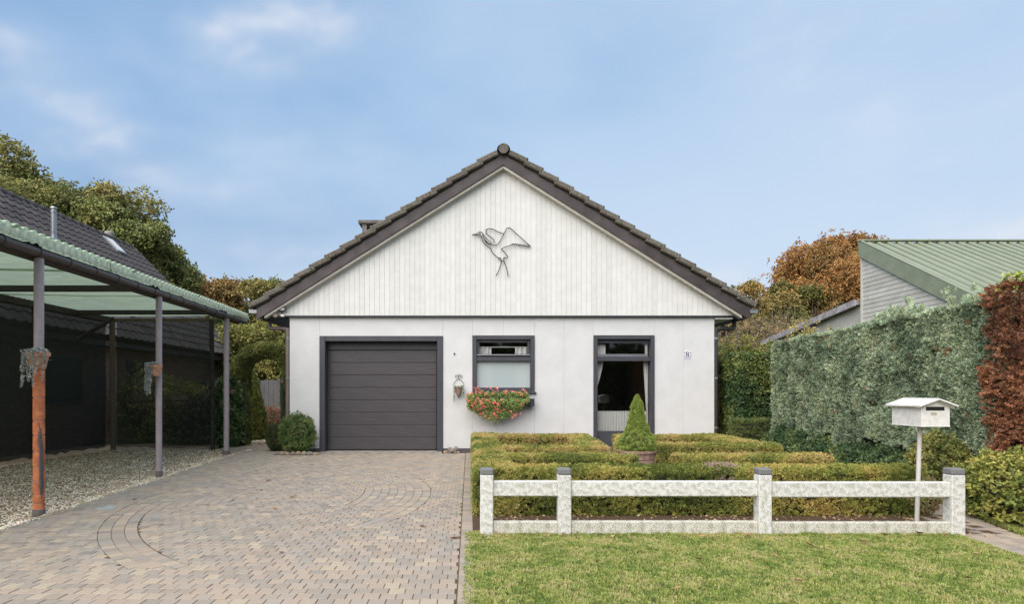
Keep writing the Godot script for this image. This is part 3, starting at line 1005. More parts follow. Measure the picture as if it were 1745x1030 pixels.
func build_house() -> void:
	var h := thing("bungalow", "white bungalow with a boarded gable and a dark garage door", "house", Vector3(0, 0, 0))
	rng.seed = 51
	# the front wall is made of storey-high panels with fine open joints
	var T0 := 0.2
	var panels := [
		[-3.6, -3.0, 0.085, 2.715], [-3.0, -0.53, 2.34, 2.715], [-0.53, 0.06, 0.085, 2.715],
		[0.06, 0.68, 2.35, 2.715], [0.68, 1.305, 2.35, 2.715], [0.06, 0.68, 0.085, 1.225], [0.68, 1.305, 0.085, 1.225],
		[1.305, 1.894, 0.085, 2.715], [1.894, 2.484, 0.085, 2.715], [2.484, 3.703, 2.355, 2.715], [3.703, 4.284, 0.085, 2.715], [4.284, 4.905, 0.085, 2.715]]
	for p in panels:
		obj("wall_panel", box_mesh(Vector3(p[0] + 0.0008, p[2], FZ - T0), Vector3(p[1] - 0.0008, p[3], FZ), 0.003), M.white_wall, h)
	for p in [[-3.585, -3.0], [-0.53, 2.484], [3.703, 4.89]]:
		obj("plinth", box_mesh(Vector3(p[0], -0.1, FZ - T0), Vector3(p[1], 0.084, FZ - 0.012), 0.003), M.plinth, h)
	obj("side_wall", box_mesh(Vector3(-3.6, -0.1, -23), Vector3(-3.4, 2.70, FZ - T0 - 0.001)), M.white_wall, h)
	obj("side_wall", box_mesh(Vector3(4.705, -0.1, -23), Vector3(4.905, 2.70, FZ - T0 - 0.001)), M.white_wall, h)
	obj("back_wall", box_mesh(Vector3(-3.399, -0.1, -23), Vector3(4.704, 2.70, -22.8)), M.white_wall, h)
	obj("partition", box_mesh(Vector3(-0.45, 0.0, -22.79), Vector3(-0.3, 2.69, FZ - T0 - 0.01)), M.room, h)
	obj("partition", box_mesh(Vector3(1.55, 0.0, -22.79), Vector3(1.7, 2.69, FZ - T0 - 0.01)), M.room, h)
	obj("partition", box_mesh(Vector3(-0.29, 0.0, -17.0), Vector3(1.54, 2.69, -16.9)), M.room, h)
	obj("partition", box_mesh(Vector3(1.71, 0.0, -18.6), Vector3(4.70, 2.69, -18.5)), M.room, h)
	obj("floor", box_mesh(Vector3(-3.39, -0.1, -22.79), Vector3(4.70, -0.002, FZ - T0 - 0.01)), M.room_floor, h)
	obj("ceiling", box_mesh(Vector3(-3.6, 2.705, -23), Vector3(4.905, 2.80, FZ - T0 - 0.001)), M.room, h)
	# boarded gable, a little proud of the wall
	var gz := FZ + 0.07
	var x := -4.10
	var bw := 0.1005
	var mats := [M.white_board, M.white_board_b, M.white_board_c, M.white_board]
	while x < 5.40:
		var x0 := x + 0.0010
		var x1 := x + bw - 0.0010
		var top := func(q: float) -> float: return 5.76 - K * absf(q - RX)
		var ins := 0.0028
		var y0 := 2.745
		var poly := PackedVector2Array()
		if x0 < RX and x1 > RX: poly = PackedVector2Array([Vector2(x0, y0), Vector2(x1, y0), Vector2(x1, top.call(x1)), Vector2(RX, 5.76), Vector2(x0, top.call(x0))])
		elif top.call((x0 + x1) / 2) > y0 + 0.03: poly = PackedVector2Array([Vector2(x0, y0), Vector2(x1, y0), Vector2(x1, maxf(top.call(x1), y0 + 0.005)), Vector2(x0, maxf(top.call(x0), y0 + 0.005))])
		if poly.size():
			var st := begin()
			prism(st, poly, 0.018, Transform3D(Basis(), Vector3(0, 0, gz - 0.02 - rng.randf() * 0.0015)))
			# a bevelled face on each board, so that the joints are V grooves
			var q := poly.duplicate()
			for k in q.size():
				if absf(q[k].x - x0) < 0.0001: q[k].x += ins
				elif absf(q[k].x - x1) < 0.0001: q[k].x -= ins
			prism(st, q, 0.0205, Transform3D(Basis(), Vector3(0, 0, gz - 0.02)))
			obj("gable_board", done(st), mats[rng.randi() % 4], h)
		x += bw
	obj("gable_backing", prism_mesh([[-4.1, 2.735], [5.43, 2.735], [RX, 5.74]], 0.05, Vector3(0, 0, gz - 0.075)), M.cream, h)
	obj("drip_strip", box_mesh(Vector3(-4.08, 2.716, FZ + 0.002), Vector3(5.42, 2.742, gz + 0.012), 0.003), M.anthracite, h)
	# verge: barge boards, cream strip, soffit, tiles
	for s in [-1.0, 1.0]:
		var half := 4.845
		obj("barge_board", prism_mesh([[RX, 5.69], [RX, 5.90], [RX + s * half, 5.90 - K * half], [RX + s * half, 5.69 - K * half]], 0.035, Vector3(0, 0, -12.14)), M.barge, h)
		obj("trim_strip", prism_mesh([[RX, 5.635], [RX, 5.74], [RX + s * 4.70, 5.74 - K * 4.70], [RX + s * 4.70, 5.635 - K * 4.70]], gz * -1.0 - 12.142, Vector3(0, 0, gz + 0.001)), M.cream, h)
		var slab := [[RX, 5.905], [RX, 6.0], [RX + s * 4.90, 6.0 - K * 4.90], [RX + s * 4.90, 5.905 - K * 4.90]]
		obj("roof_slope", prism_mesh(slab, 10.95, Vector3(0, 0, -23.1)), M.tile, h)
		obj("eave_soffit", box_mesh(Vector3(RX + s * 4.265 if s < 0 else 4.906, 2.675, -23), Vector3(-3.601 if s < 0 else RX + s * 4.59, 2.70, FZ + 0.04)), M.white_board, h)
		obj("fascia", box_mesh(Vector3(RX + s * 4.74, 2.655, -23), Vector3(RX + s * 4.80, 2.86, -12.142), 0.004), M.pipe_dark, h)
		# the tiles along the verge, each lapping the one below
		var len := 0.392
		for k in 16:
			var d := 0.14 + (k + 0.5) * 4.77 / 16.0
			var c := Vector3(RX + s * d, 5.985 - K * d + 0.025, -12.17)
			var yaw := atan(K) - 0.11
			var b := Basis(Vector3(0, 0, 1), -s * yaw)
			var st := begin()
			box(st, Vector3(-len / 2, -0.058, -0.145), Vector3(len / 2, 0.048, 0.145), 0.020, Transform3D(b, c))
			box(st, Vector3(s * len / 2 - 0.05, -0.061, -0.14), Vector3(s * len / 2 + 0.010, 0.054, 0.151), 0.02, Transform3D(b, c))
			obj("verge_tile", done(st), M.tile if rng.randf() < 0.6 else M.tile_b, h)
		var courses := begin()
		for k in 16:
			var d := 0.14 + (k + 0.5) * 4.77 / 16.0
			box(courses, Vector3(-len / 2, -0.02, -5.4), Vector3(len / 2, 0.03, 5.4), 0.008, Transform3D(Basis(Vector3(0, 0, 1), -s * (atan(K) - 0.05)), Vector3(RX + s * d, 6.0 - K * d + 0.025, -17.7)))
		obj("tile_courses", done(courses), M.tile, h)
		# gutter and downpipe
		var gx: float = RX + s * 4.92
		var g := begin()
		var prof := []
		for k in 9: prof.append(Vector2(cos(PI + PI * k / 8.0), sin(PI + PI * k / 8.0)))
		for k in 8:
			var a: Vector2 = prof[k] * 0.075; var b2: Vector2 = prof[k + 1] * 0.075
			quad(g, Vector3(gx + a.x, 2.835 + a.y, -12.12), Vector3(gx + a.x, 2.835 + a.y, -23), Vector3(gx + b2.x, 2.835 + b2.y, -23), Vector3(gx + b2.x, 2.835 + b2.y, -12.12))
		tube(g, [Vector3(gx + s * 0.075, 2.84, -12.12), Vector3(gx + s * 0.075, 2.84, -23)], 0.011, 6)
		box(g, Vector3(gx - 0.075, 2.77, -12.12), Vector3(gx + 0.075, 2.835, -12.112))
		obj("gutter", done(g), M.zinc, h)
		var wx := -3.66 if s < 0 else 4.965
		obj("downpipe", tube_mesh([Vector3(RX + s * 4.74, 2.70, -12.6), Vector3(RX + s * 4.74, 2.56, -12.58), Vector3(RX + s * 4.70, 2.51, -12.56), Vector3(lerpf(wx, gx, 0.2), 2.50, -12.47), Vector3(wx, 2.48, -12.44), Vector3(wx, 2.40, -12.43), Vector3(wx, 0.02, -12.43)], 0.042, 10), M.pipe if s < 0 else M.pipe_dark, h)
		for y in [0.5, 1.5, 2.3]:
			obj("pipe_clip", lathe_at([Vector2(0.047, -0.02), Vector2(0.047, 0.02)], Vector3(wx, y, -12.43)), M.zinc, h)
	# ridge tiles, half round, with a closed end
	var zr := -12.0
	while zr > -22.9:
		var st := begin()
		var pts := []
		for k in 11:
			var a := PI * k / 10.0
			pts.append(Vector2(cos(a) * 0.13, sin(a) * 0.125))
		for k in 10:
			quad(st, Vector3(RX + pts[k].x, 5.94 + pts[k].y, zr), Vector3(RX + pts[k + 1].x * 1.0, 5.94 + pts[k + 1].y, zr), Vector3(RX + pts[k + 1].x * 0.93, 5.94 + pts[k + 1].y * 0.93, zr - 0.44), Vector3(RX + pts[k].x * 0.93, 5.94 + pts[k].y * 0.93, zr - 0.44))
		obj("ridge_tile", done(st), M.tile if rng.randf() < 0.5 else M.tile_b, h)
		zr -= 0.4
	var cap := begin()
	tube(cap, [Vector3(RX, 5.965, -12.03), Vector3(RX, 5.965, -11.985)], 0.098, 20)
	obj("ridge_end", done(cap), M.tile_b, h)
	# chimney on the left slope: a flat slab on four short piers
	var ch := obj("chimney", box_mesh(Vector3(-2.80, 3.2, -17.0), Vector3(-1.90, 5.30, -16.1), 0.01), M.concrete_dark, h)
	for q in [[-2.74, -16.16], [-1.96, -16.16], [-2.74, -16.94], [-1.96, -16.94]]:
		obj("pier", box_mesh(Vector3(q[0] - 0.06, 5.301, q[1] - 0.06), Vector3(q[0] + 0.06, 5.625, q[1] + 0.06), 0.006), M.concrete_dark, ch)
	obj("cap_slab", box_mesh(Vector3(-2.90, 5.626, -17.04), Vector3(-1.86, 5.715, -16.06), 0.012), M.concrete_dark, ch)
	# garage: frame, deep reveal, sectional door
	var gf := obj("garage_frame", box_mesh(Vector3(-3.0, 0.0, FZ - 0.24), Vector3(-2.885, 2.34, FZ + 0.025), 0.006), M.anthracite, h)
	obj("jamb", box_mesh(Vector3(-0.645, 0.0, FZ - 0.24), Vector3(-0.53, 2.34, FZ + 0.025), 0.006), M.anthracite, gf)
	obj("head", box_mesh(Vector3(-2.884, 2.235, FZ - 0.24), Vector3(-0.646, 2.34, FZ + 0.023), 0.006), M.anthracite, gf)
	obj("door_lintel", box_mesh(Vector3(-2.884, 2.075, FZ - 0.26), Vector3(-0.646, 2.232, FZ - 0.19), 0.006), M.frame_dark, h)
	var gd := obj("garage_door", box_mesh(Vector3(-2.85, 0.03, FZ - 0.262), Vector3(-0.66, 2.072, FZ - 0.225), 0.0), M.frame_dark, h)
	for k in 8:
		var y := 0.045 + k * 0.2535
		var hh := 0.2505 if k < 7 else 0.245
		obj("panel", box_mesh(Vector3(-2.84, y, FZ - 0.23), Vector3(-0.67, y + hh, FZ - 0.195), 0.007), M.door, gd)
	obj("bottom_seal", box_mesh(Vector3(-2.84, 0.031, FZ - 0.23), Vector3(-0.67, 0.044, FZ - 0.20), 0.003), M.black, gd)
	for q in [[-2.884, -2.842], [-0.668, -0.648]]:
		obj("guide_rail", box_mesh(Vector3(q[0], 0.03, FZ - 0.235), Vector3(q[1], 2.07, FZ - 0.205), 0.004), M.anthracite, gd)
	obj("threshold", box_mesh(Vector3(-2.99, -0.05, FZ - 0.3), Vector3(-0.55, 0.024, FZ + 0.12), 0.006), M.concrete, h)
	# the small window
	window_small(h)
	window_tall(h)
	# things fixed to the wall
	var hook := obj("wall_hook", box_mesh(Vector3(-0.315, 1.965, FZ), Vector3(-0.285, 2.005, FZ + 0.03), 0.006), M.iron)
	tag(hook, "tiny dark hook on the white wall beside the garage", "hook")

func prism_mesh(outline: Array, depth: float, at: Vector3) -> ArrayMesh:
	var p := PackedVector2Array()
	for v in outline: p.append(Vector2(v[0], v[1]))
	var st := begin()
	prism(st, p, depth, Transform3D(Basis(), at))
	return done(st)

func lathe_at(prof: Array, at: Vector3, seg := 14) -> ArrayMesh:
	var st := begin()
	lathe(st, prof, seg, at)
	return done(st)

# a frame of four bars round an opening
func bars(parent: Node, called: String, x0: float, x1: float, y0: float, y1: float, w: float, z0: float, z1: float, m: Material) -> void:
	obj(called, box_mesh(Vector3(x0, y0, z0), Vector3(x0 + w, y1, z1), 0.005), m, parent)
	obj(called, box_mesh(Vector3(x1 - w, y0, z0), Vector3(x1, y1, z1), 0.005), m, parent)
	obj(called, box_mesh(Vector3(x0 + w + 0.001, y1 - w, z0), Vector3(x1 - w - 0.001, y1, z1 - 0.002), 0.005), m, parent)
	obj(called, box_mesh(Vector3(x0 + w + 0.001, y0, z0), Vector3(x1 - w - 0.001, y0 + w, z1 - 0.002), 0.005), m, parent)

func pleats(x0: float, x1: float, y0: float, y1: float, z: float, folds: float, amp: float, gather := 0.0, side := -1.0) -> ArrayMesh:
	var st := begin()
	st.set_smooth_group(1)
	var nx := int(folds * 10)
	var ny := 10
	var at := func(i: int, j: int) -> Vector3:
		var u := float(i) / nx
		var v := float(j) / ny
		var squeeze := 1.0 - gather * pow(1.0 - v, 1.4)
		var x := lerpf(x0, x1, u)
		x = x0 + (x - x0) * squeeze if side < 0 else x1 - (x1 - x) * squeeze
		return Vector3(x, lerpf(y0, y1, v), z + amp * sin(u * folds * TAU + 0.6 * sin(v * 3.0)) + 0.3 * amp * sin(u * folds * 2.7 * TAU))
	for i in nx:
		for j in ny:
			quad(st, at.call(i, j), at.call(i + 1, j), at.call(i + 1, j + 1), at.call(i, j + 1))
	return done(st)

func window_small(h: Node3D) -> void:
	var w := Node3D.new()
	w.name = "window"
	h.add_child(w, true)
	w.set_meta("label", "small window with a frosted lower pane")
	bars(w, "frame", 0.06, 1.305, 1.222, 2.352, 0.085, FZ - 0.12, FZ + 0.025, M.anthracite)
	obj("transom", box_mesh(Vector3(0.146, 1.835, FZ - 0.11), Vector3(1.219, 1.925, FZ + 0.012), 0.006), M.anthracite, w)
	bars(w, "sash", 0.150, 1.215, 1.930, 2.262, 0.05, FZ - 0.09, FZ - 0.035, M.anthracite)
	obj("weather_bar", box_mesh(Vector3(0.15, 1.945, FZ - 0.034), Vector3(1.215, 1.968, FZ + 0.03), 0.006), M.zinc, w)
	obj("pane", box_mesh(Vector3(0.199, 1.979, FZ - 0.066), Vector3(1.166, 2.213, FZ - 0.060)), M.glass, w)
	obj("frosted_pane", box_mesh(Vector3(0.144, 1.306, FZ - 0.066), Vector3(1.221, 1.836, FZ - 0.060)), M.frosted, w)
	obj("sill", box_mesh(Vector3(0.03, 1.18, FZ - 0.05), Vector3(1.335, 1.2215, FZ + 0.05), 0.006), M.anthracite, w)
	# behind the glass
	tag(obj("curtain", pleats(0.16, 0.445, 1.30, 2.125, FZ - 0.155, 3.0, 0.018), M.sheer), "white pleated curtain at the left side of the small window", "curtain", "curtains of the small window")
	tag(obj("curtain", pleats(0.925, 1.21, 1.30, 2.125, FZ - 0.155, 3.0, 0.018), M.sheer), "white pleated curtain at the right side of the small window", "curtain", "curtains of the small window")
	tag(obj("curtain_rod", tube_mesh([Vector3(0.15, 2.128, FZ - 0.15), Vector3(1.215, 2.128, FZ - 0.15)], 0.009, 8), M.white_paint), "thin white curtain rod inside the small window", "curtain rod")
	tag(obj("roller_blind", box_mesh(Vector3(0.45, 1.29, FZ - 0.19), Vector3(0.92, 1.90, FZ - 0.186)), M.blind), "pale blue blind behind the frosted pane of the small window", "blind")

func window_tall(h: Node3D) -> void:
	var w := Node3D.new()
	w.name = "window_001"
	h.add_child(w, true)
	w.set_meta("label", "tall window down to the floor")
	bars(w, "frame", 2.484, 3.703, 0.105, 2.352, 0.078, FZ - 0.12, FZ + 0.025, M.anthracite)
	obj("transom", box_mesh(Vector3(2.563, 1.835, FZ - 0.11), Vector3(3.624, 1.93, FZ + 0.012), 0.006), M.anthracite, w)
	obj("head_board", box_mesh(Vector3(2.563, 2.20, FZ - 0.11), Vector3(3.624, 2.273, FZ - 0.06), 0.004), M.frame_dark, w)
	obj("ledge", box_mesh(Vector3(2.585, 1.932, FZ - 0.10), Vector3(3.60, 1.985, FZ - 0.085), 0.004), M.zinc, w)
	obj("pane", box_mesh(Vector3(2.563, 1.931, FZ - 0.074), Vector3(3.624, 2.199, FZ - 0.068)), M.glass, w)
	obj("pane", box_mesh(Vector3(2.563, 0.436, FZ - 0.074), Vector3(3.624, 1.834, FZ - 0.068)), M.glass, w)
	obj("kick_panel", box_mesh(Vector3(2.563, 0.184, FZ - 0.10), Vector3(3.624, 0.435, FZ - 0.03), 0.006), M.anthracite, w)
	obj("sill", box_mesh(Vector3(2.45, 0.055, FZ - 0.10), Vector3(3.74, 0.104, FZ + 0.09), 0.006), M.plinth, w)
	obj("door_step", box_mesh(Vector3(2.40, -0.05, FZ + 0.0), Vector3(3.80, 0.05, FZ + 0.30), 0.008), M.plinth, w)
	tag(obj("curtain", pleats(2.565, 2.72, 1.30, 1.88, FZ - 0.17, 2.0, 0.016, 0.85, -1.0), M.sheer), "white sheer curtain drawn back to the left in the tall window", "curtain", "curtains of the tall window")
	tag(obj("curtain", pleats(3.53, 3.622, 0.75, 1.88, FZ - 0.17, 2.0, 0.014, 0.7, 1.0), M.sheer), "white sheer curtain drawn back to the right in the tall window", "curtain", "curtains of the tall window")
	tag(obj("curtain", pleats(2.585, 2.76, 1.96, 2.19, FZ - 0.17, 3.0, 0.014), M.sheer), "short sheer curtain at the top left corner of the tall window", "curtain", "curtains of the tall window")
	tag(obj("curtain", pleats(3.56, 3.62, 1.96, 2.19, FZ - 0.17, 1.5, 0.010), M.sheer), "narrow sheer curtain at the top right corner of the tall window", "curtain", "curtains of the tall window")
	tag(obj("cafe_curtain", pleats(2.57, 3.62, 0.43, 0.83, FZ - 0.16, 19.0, 0.008), M.net_curtain), "low gathered net curtain across the foot of the tall window", "curtain")


# ---------------------------------------------------------------- on the house front
func wall_things() -> void:
	fol = 1.6
	rng.seed = 61
	# the wire bird: drawn in centimetres on the gable, wound with thin wire
	var b := thing("bird_wall_art", "wire outline of a wading bird with raised wings on the white gable", "wall art", Vector3(0.02, 3.55, FZ + 0.115))
	var bend := func(pts: Array, r: float) -> ArrayMesh:
		var c := Curve3D.new()
		for i in pts.size():
			var p := Vector3(pts[i][0], pts[i][1], 0) * 0.01
			var d := Vector3.ZERO
			if i > 0 and i < pts.size() - 1: d = Vector3(pts[i + 1][0] - pts[i - 1][0], pts[i + 1][1] - pts[i - 1][1], 0) * 0.0013
			c.add_point(p, -d, d)
		var out := []
		var rad := []
		var n := int(c.get_baked_length() / 0.016) + 2
		for k in n + 1:
			out.append(c.sample_baked(c.get_baked_length() * k / n) + Vector3(rng.randf_range(-1, 1), rng.randf_range(-1, 1), rng.randf_range(-1, 1)) * 0.0018)
			rad.append(r * (1.12 if k % 2 else 0.86))
		return tube_mesh(out, rad, 6)
	var line := func(called: String, pts: Array, r := 0.0085) -> void: obj(called, bend.call(pts, r), M.wire, b)
	line.call("beak", [[3, 79], [13, 81], [15, 78.5], [3, 79]])
	line.call("head", [[13, 81], [17, 84.5], [22, 84.5], [25, 81], [29, 74]])
	line.call("eye", [[17, 80], [18, 82], [20, 81.5], [19.5, 79.5], [17, 80]], 0.007)
	line.call("neck", [[15, 78.5], [22, 76], [23, 68], [31, 58], [40, 52], [44, 43], [56, 32], [62, 27]])
	line.call("throat", [[24, 79], [27, 71], [33, 65], [40, 61.5], [43, 64]])
	line.call("throat", [[27, 76], [31, 73], [36, 68], [41, 65.5]], 0.007)
	line.call("back", [[28, 68], [34, 61], [40, 60], [48, 59], [52, 58.5], [58, 65], [64, 76], [66, 81]])
	line.call("far_wing", [[47, 63], [46, 70], [38, 76], [31, 82], [31, 88], [35, 91.5], [44, 90.5], [55, 85], [66, 81]])
	line.call("near_wing", [[66, 81], [72, 92], [76, 93.5], [81, 91], [95, 78], [108, 66], [119, 56.5], [118, 55]])
	line.call("wing_edge", [[118, 55], [108, 57], [100, 58], [92, 60], [84, 60], [76, 57], [66, 54], [61, 51]])
	for k in 7:
		line.call("feather", [[82 + k * 5, 60.5 - k * 0.4], [84.5 + k * 5, 62.5 - k * 0.5], [87 + k * 5, 57.5 - k * 0.5]], 0.006)
	line.call("tail", [[61, 51], [68, 44], [74, 36], [73, 33], [66, 34], [66, 30]])
	line.call("belly", [[56, 34], [61, 32], [60, 29], [66, 27], [67, 33]], 0.008)
	line.call("leg", [[62, 27], [60, 19], [56, 8], [51, -2]])
	line.call("leg", [[66, 28], [70, 18], [73, 8], [75, -4]])
	for q in [[31, 90], [76, 93], [62, 29], [40, 54]]:
		obj("spacer", tube_mesh([Vector3(q[0] * 0.01, q[1] * 0.01, 0), Vector3(q[0] * 0.01, q[1] * 0.01, -0.047)], 0.004, 5), M.wire, b)
	# the house number on a glazed tile
	var t := thing("house_number_tile", "small glazed tile with the house number 8 on the white wall", "house number", Vector3(4.365, 1.965, FZ))
	obj("tile", box_mesh(Vector3(-0.07, -0.075, 0), Vector3(0.07, 0.075, 0.010), 0.004), M.number_tile, t)
	var tm := TextMesh.new()
	tm.text = "8"
	var fnt := SystemFont.new()
	fnt.font_names = PackedStringArray(["Droid Serif"])
	fnt.font_weight = 400
	tm.font = fnt
	tm.font_size = 32
	tm.pixel_size = 0.0044
	tm.depth = 0.003
	var num := obj("number", tm, M.number_ink, t)
	num.position = Vector3(0.0, 0.0, 0.0115)
	for s in [-1.0, 1.0]:
		for v in [-1.0, 1.0]:
			obj("corner_ornament", box_mesh(Vector3(s * 0.057 - 0.007, v * 0.036 - 0.021, 0.0101), Vector3(s * 0.057 + 0.007, v * 0.036 + 0.021, 0.0118), 0.0008), M.number_grey, t)
	# floodlight under the left end of the gable
	var f := thing("floodlight", "small grey floodlight with a sensor under the left end of the gable", "floodlight", Vector3(-3.72, 2.80, FZ + 0.10))
	obj("lamp_head", box_mesh(Vector3(-0.08, 0.02, 0.0), Vector3(0.08, 0.125, 0.07), 0.012), M.iron, f)
	obj("lens", box_mesh(Vector3(-0.065, 0.033, 0.071), Vector3(0.065, 0.112, 0.076), 0.002), M.zinc, f)
	obj("bracket", tube_mesh([Vector3(0, 0.03, 0.02), Vector3(0, -0.05, 0.02), Vector3(0, -0.06, -0.03)], 0.012, 6), M.pipe_dark, f)
	obj("sensor", box_mesh(Vector3(-0.02, -0.09, -0.02), Vector3(0.05, -0.04, 0.05), 0.012), M.white_paint, f)
	var cm := thing("security_camera", "round pale camera beside the floodlight under the left end of the gable", "camera", Vector3(-3.86, 2.76, FZ + 0.09))
	var dome := begin()
	lathe(dome, [Vector2(0.045, 0.03), Vector2(0.06, 0.0), Vector2(0.055, -0.02), Vector2(0.035, -0.055), Vector2(0.0, -0.066)], 14)
	lathe(dome, [Vector2(0.0, 0.03), Vector2(0.045, 0.03)], 14)
	obj("dome", done(dome), M.cream, cm)
	obj("arm", tube_mesh([Vector3(0, 0.03, 0), Vector3(0, 0.05, -0.05)], 0.012, 6), M.iron, cm)
	# flower box under the small window
	var w := thing("window_box", "dark flower box on iron brackets under the small window", "flower box", Vector3(0.72, 1.02, FZ + 0.13))
	obj("trough", box_mesh(Vector3(-0.52, -0.09, -0.085), Vector3(0.56, 0.06, 0.085), 0.012), M.frame_dark, w)
	for x in [-0.42, 0.0, 0.46]:
		obj("bracket", tube_mesh([Vector3(x, 0.06, 0.10), Vector3(x, -0.10, 0.10), Vector3(x, -0.10, -0.12), Vector3(x, 0.04, -0.12)], 0.007, 5), M.wire, w)
	obj("rail", tube_mesh([Vector3(-0.53, 0.06, 0.10), Vector3(0.57, 0.06, 0.10)], 0.007, 5), M.wire, w)
	var g := thing("geranium", "trailing geraniums with red blossoms spilling over the flower box", "flowers", Vector3(0.62, 1.05, FZ + 0.16))
	var xs := []
	var cs := []
	var fs := []
	var fc := []
	var stems := begin()
	for k in 1900:
		var u := rng.randf_range(-1, 1)
		var hang := rng.randf()
		var cx := u * 0.60 - 0.06
		var top := 0.17 + 0.06 * noise.get_noise_2d(u * 150, 3) - 0.12 * maxf(0, absf(u - 0.1) - 0.55)
		var bottom := -0.42 + 0.34 * pow(absf(u + 0.12), 1.5) + 0.08 * noise.get_noise_2d(u * 120, 40)
		var y := lerpf(bottom, top, pow(hang, 0.8))
		var out := 0.06 + 0.13 * sin(clampf((top - y) / 0.35, 0, 1) * PI * 0.8) * rng.randf_range(0.3, 1.0)
		if y > 0.02: out = rng.randf_range(-0.10, 0.10)
		xs.append(Transform3D(spun(Vector3(0, 0.5, 1), 0.030, 0.9), Vector3(cx, y, out)))
		cs.append(shade(mix([Color(0.07, 0.13, 0.02), Color(0.15, 0.22, 0.045), Color(0.26, 0.30, 0.09)], rng.randf()), 0.25))
		if k % 16 == 0 and (k % 64 == 0 or u < 0.05 or y > 0.08):
			fs.append(Transform3D(spun(Vector3(0, 0.4, 1), 0.040, 0.6), Vector3(cx + rng.randf_range(-0.03, 0.03), y + 0.02, out + 0.045)))
			fc.append(shade(mix([Color(0.66, 0.11, 0.075), Color(0.75, 0.20, 0.16), Color(0.70, 0.24, 0.20)], rng.randf()), 0.15))
	for k in 34:
		var u := rng.randf_range(-0.85, 0.9)
		var foot := Vector3(u * 0.52, 0.05, 0)
		var tip := Vector3(u * 0.62 - 0.05, 0.14 + rng.randf() * 0.13, 0.03 + rng.randf() * 0.08)
		if k % 3 == 0: tip = Vector3(u * 0.62 - 0.05, -0.30 + 0.25 * absf(u) - rng.randf() * 0.14, 0.12)
		tube(stems, [foot, foot.lerp(tip, 0.5) + Vector3(0, 0.04, 0.05), tip], 0.0025, 4)
		fs.append(Transform3D(spun(Vector3(0, 0.4, 1), 0.038, 0.6), tip))
		fc.append(shade(mix([Color(0.66, 0.12, 0.08), Color(0.75, 0.22, 0.18), Color(0.68, 0.30, 0.27)], rng.randf()), 0.15))
	obj("stems", done(stems), mat(Color(0.12, 0.13, 0.05), 0.8), g)
	strew("leaves", L.broad, M.leaf, g, xs, cs)
	many("blossoms", L.box[0], M.leaf, g, fs, fc)
	# ornate wall basket with a trailing plant
	var p := thing("wall_planter", "small clay wall basket in a wrought iron holder left of the small window", "planter", Vector3(-0.215, 1.28, FZ + 0.07))
	obj("cone_pot", lathe_mesh([Vector2(0.0, -0.15), Vector2(0.025, -0.13), Vector2(0.075, 0.0), Vector2(0.085, 0.035), Vector2(0.075, 0.037), Vector2(0.06, 0.02), Vector2(0, 0.02)], 16), M.terracotta_pale, p)
	obj("finial", lathe_at([Vector2(0.0, -0.185), Vector2(0.018, -0.17), Vector2(0.018, -0.158), Vector2(0.0, -0.148)], Vector3.ZERO, 10), M.iron, p)
	obj("hoop", ring_mesh(Vector3(0, 0.03, 0), 0.092, 0.006), M.iron, p)
	for s in [-1.0, 1.0]:
		obj("strap", tube_mesh([Vector3(s * 0.088, 0.03, 0.02), Vector3(s * 0.06, -0.07, 0.03), Vector3(0, -0.165, 0.0)], 0.005, 5), M.iron, p)
		obj("arch", tube_mesh([Vector3(s * 0.10, 0.03, -0.02), Vector3(s * 0.105, 0.10, -0.04), Vector3(s * 0.06, 0.165, -0.055), Vector3(0, 0.205, -0.06)], 0.005, 5), M.iron, p)
		var sc := []
		for k in 15:
			var a := k * 0.52
			var r := 0.040 - k * 0.0022
			sc.append(Vector3(s * (0.045 + cos(a + PI) * r), 0.245 + sin(a) * r, -0.06))
		obj("scroll", tube_mesh(sc, 0.0042, 5), M.iron, p)
	obj("spike", tube_mesh([Vector3(0, 0.20, -0.06), Vector3(0, 0.30, -0.06)], [0.010, 0.003], 6), M.iron, p)
	var q := thing("trailing_plant", "thin grey green trailing plant hanging from the clay wall basket", "plant", Vector3(-0.215, 1.31, FZ + 0.08))
	trailers(q, [[-0.085, 0.30], [0.08, 0.16], [0.10, 0.22], [0.0, 0.05]], 0.018, 70)
	# a stone animal on the ground by the wall
	var an := thing("stone_ornament", "small rough grey stone figure on the ground against the plinth", "garden ornament", Vector3(-0.33, 0.0, FZ + 0.12))
	var sm := begin()
	sm.set_smooth_group(1)
	for e in [[0.0, 0.055, 0, 0.095, 0.055, 0.07], [0.07, 0.085, 0.02, 0.045, 0.045, 0.045], [-0.06, 0.075, 0.0, 0.05, 0.05, 0.05], [0.05, 0.02, 0.06, 0.03, 0.02, 0.04], [-0.06, 0.02, 0.05, 0.03, 0.02, 0.045], [0.085, 0.125, 0.02, 0.014, 0.018, 0.014], [0.05, 0.125, 0.02, 0.014, 0.018, 0.014]]:
		rock(sm, Vector3(e[0], e[1], e[2]), Vector3(e[3], e[4], e[5]), 0.06)
	obj("body", done(sm), M.stone_grey, an)
	for e in [[-0.47, 0.02, 0.06, 0.055], [-0.23, 0.012, 0.10, 0.045]]:
		var sb := begin()
		rock(sb, Vector3.ZERO, Vector3(e[3], 0.035, 0.04), 0.25)
		var o := obj("loose_stone", done(sb), M.stone)
		o.position = Vector3(e[0], e[1], FZ + e[2] + 0.04)
		tag(o, "flat beige stone left of the grey stone figure by the plinth" if e[0] < -0.4 else "flat beige stone right of the grey stone figure by the plinth", "stone", "loose stones by the plinth")
	# round bush with edging stones, and a darker one behind
	rng.seed = 63
	var bu := thing("round_bush", "clipped round green bush at the left corner of the white house", "bush", Vector3(-3.36, 0, FZ + 0.28))
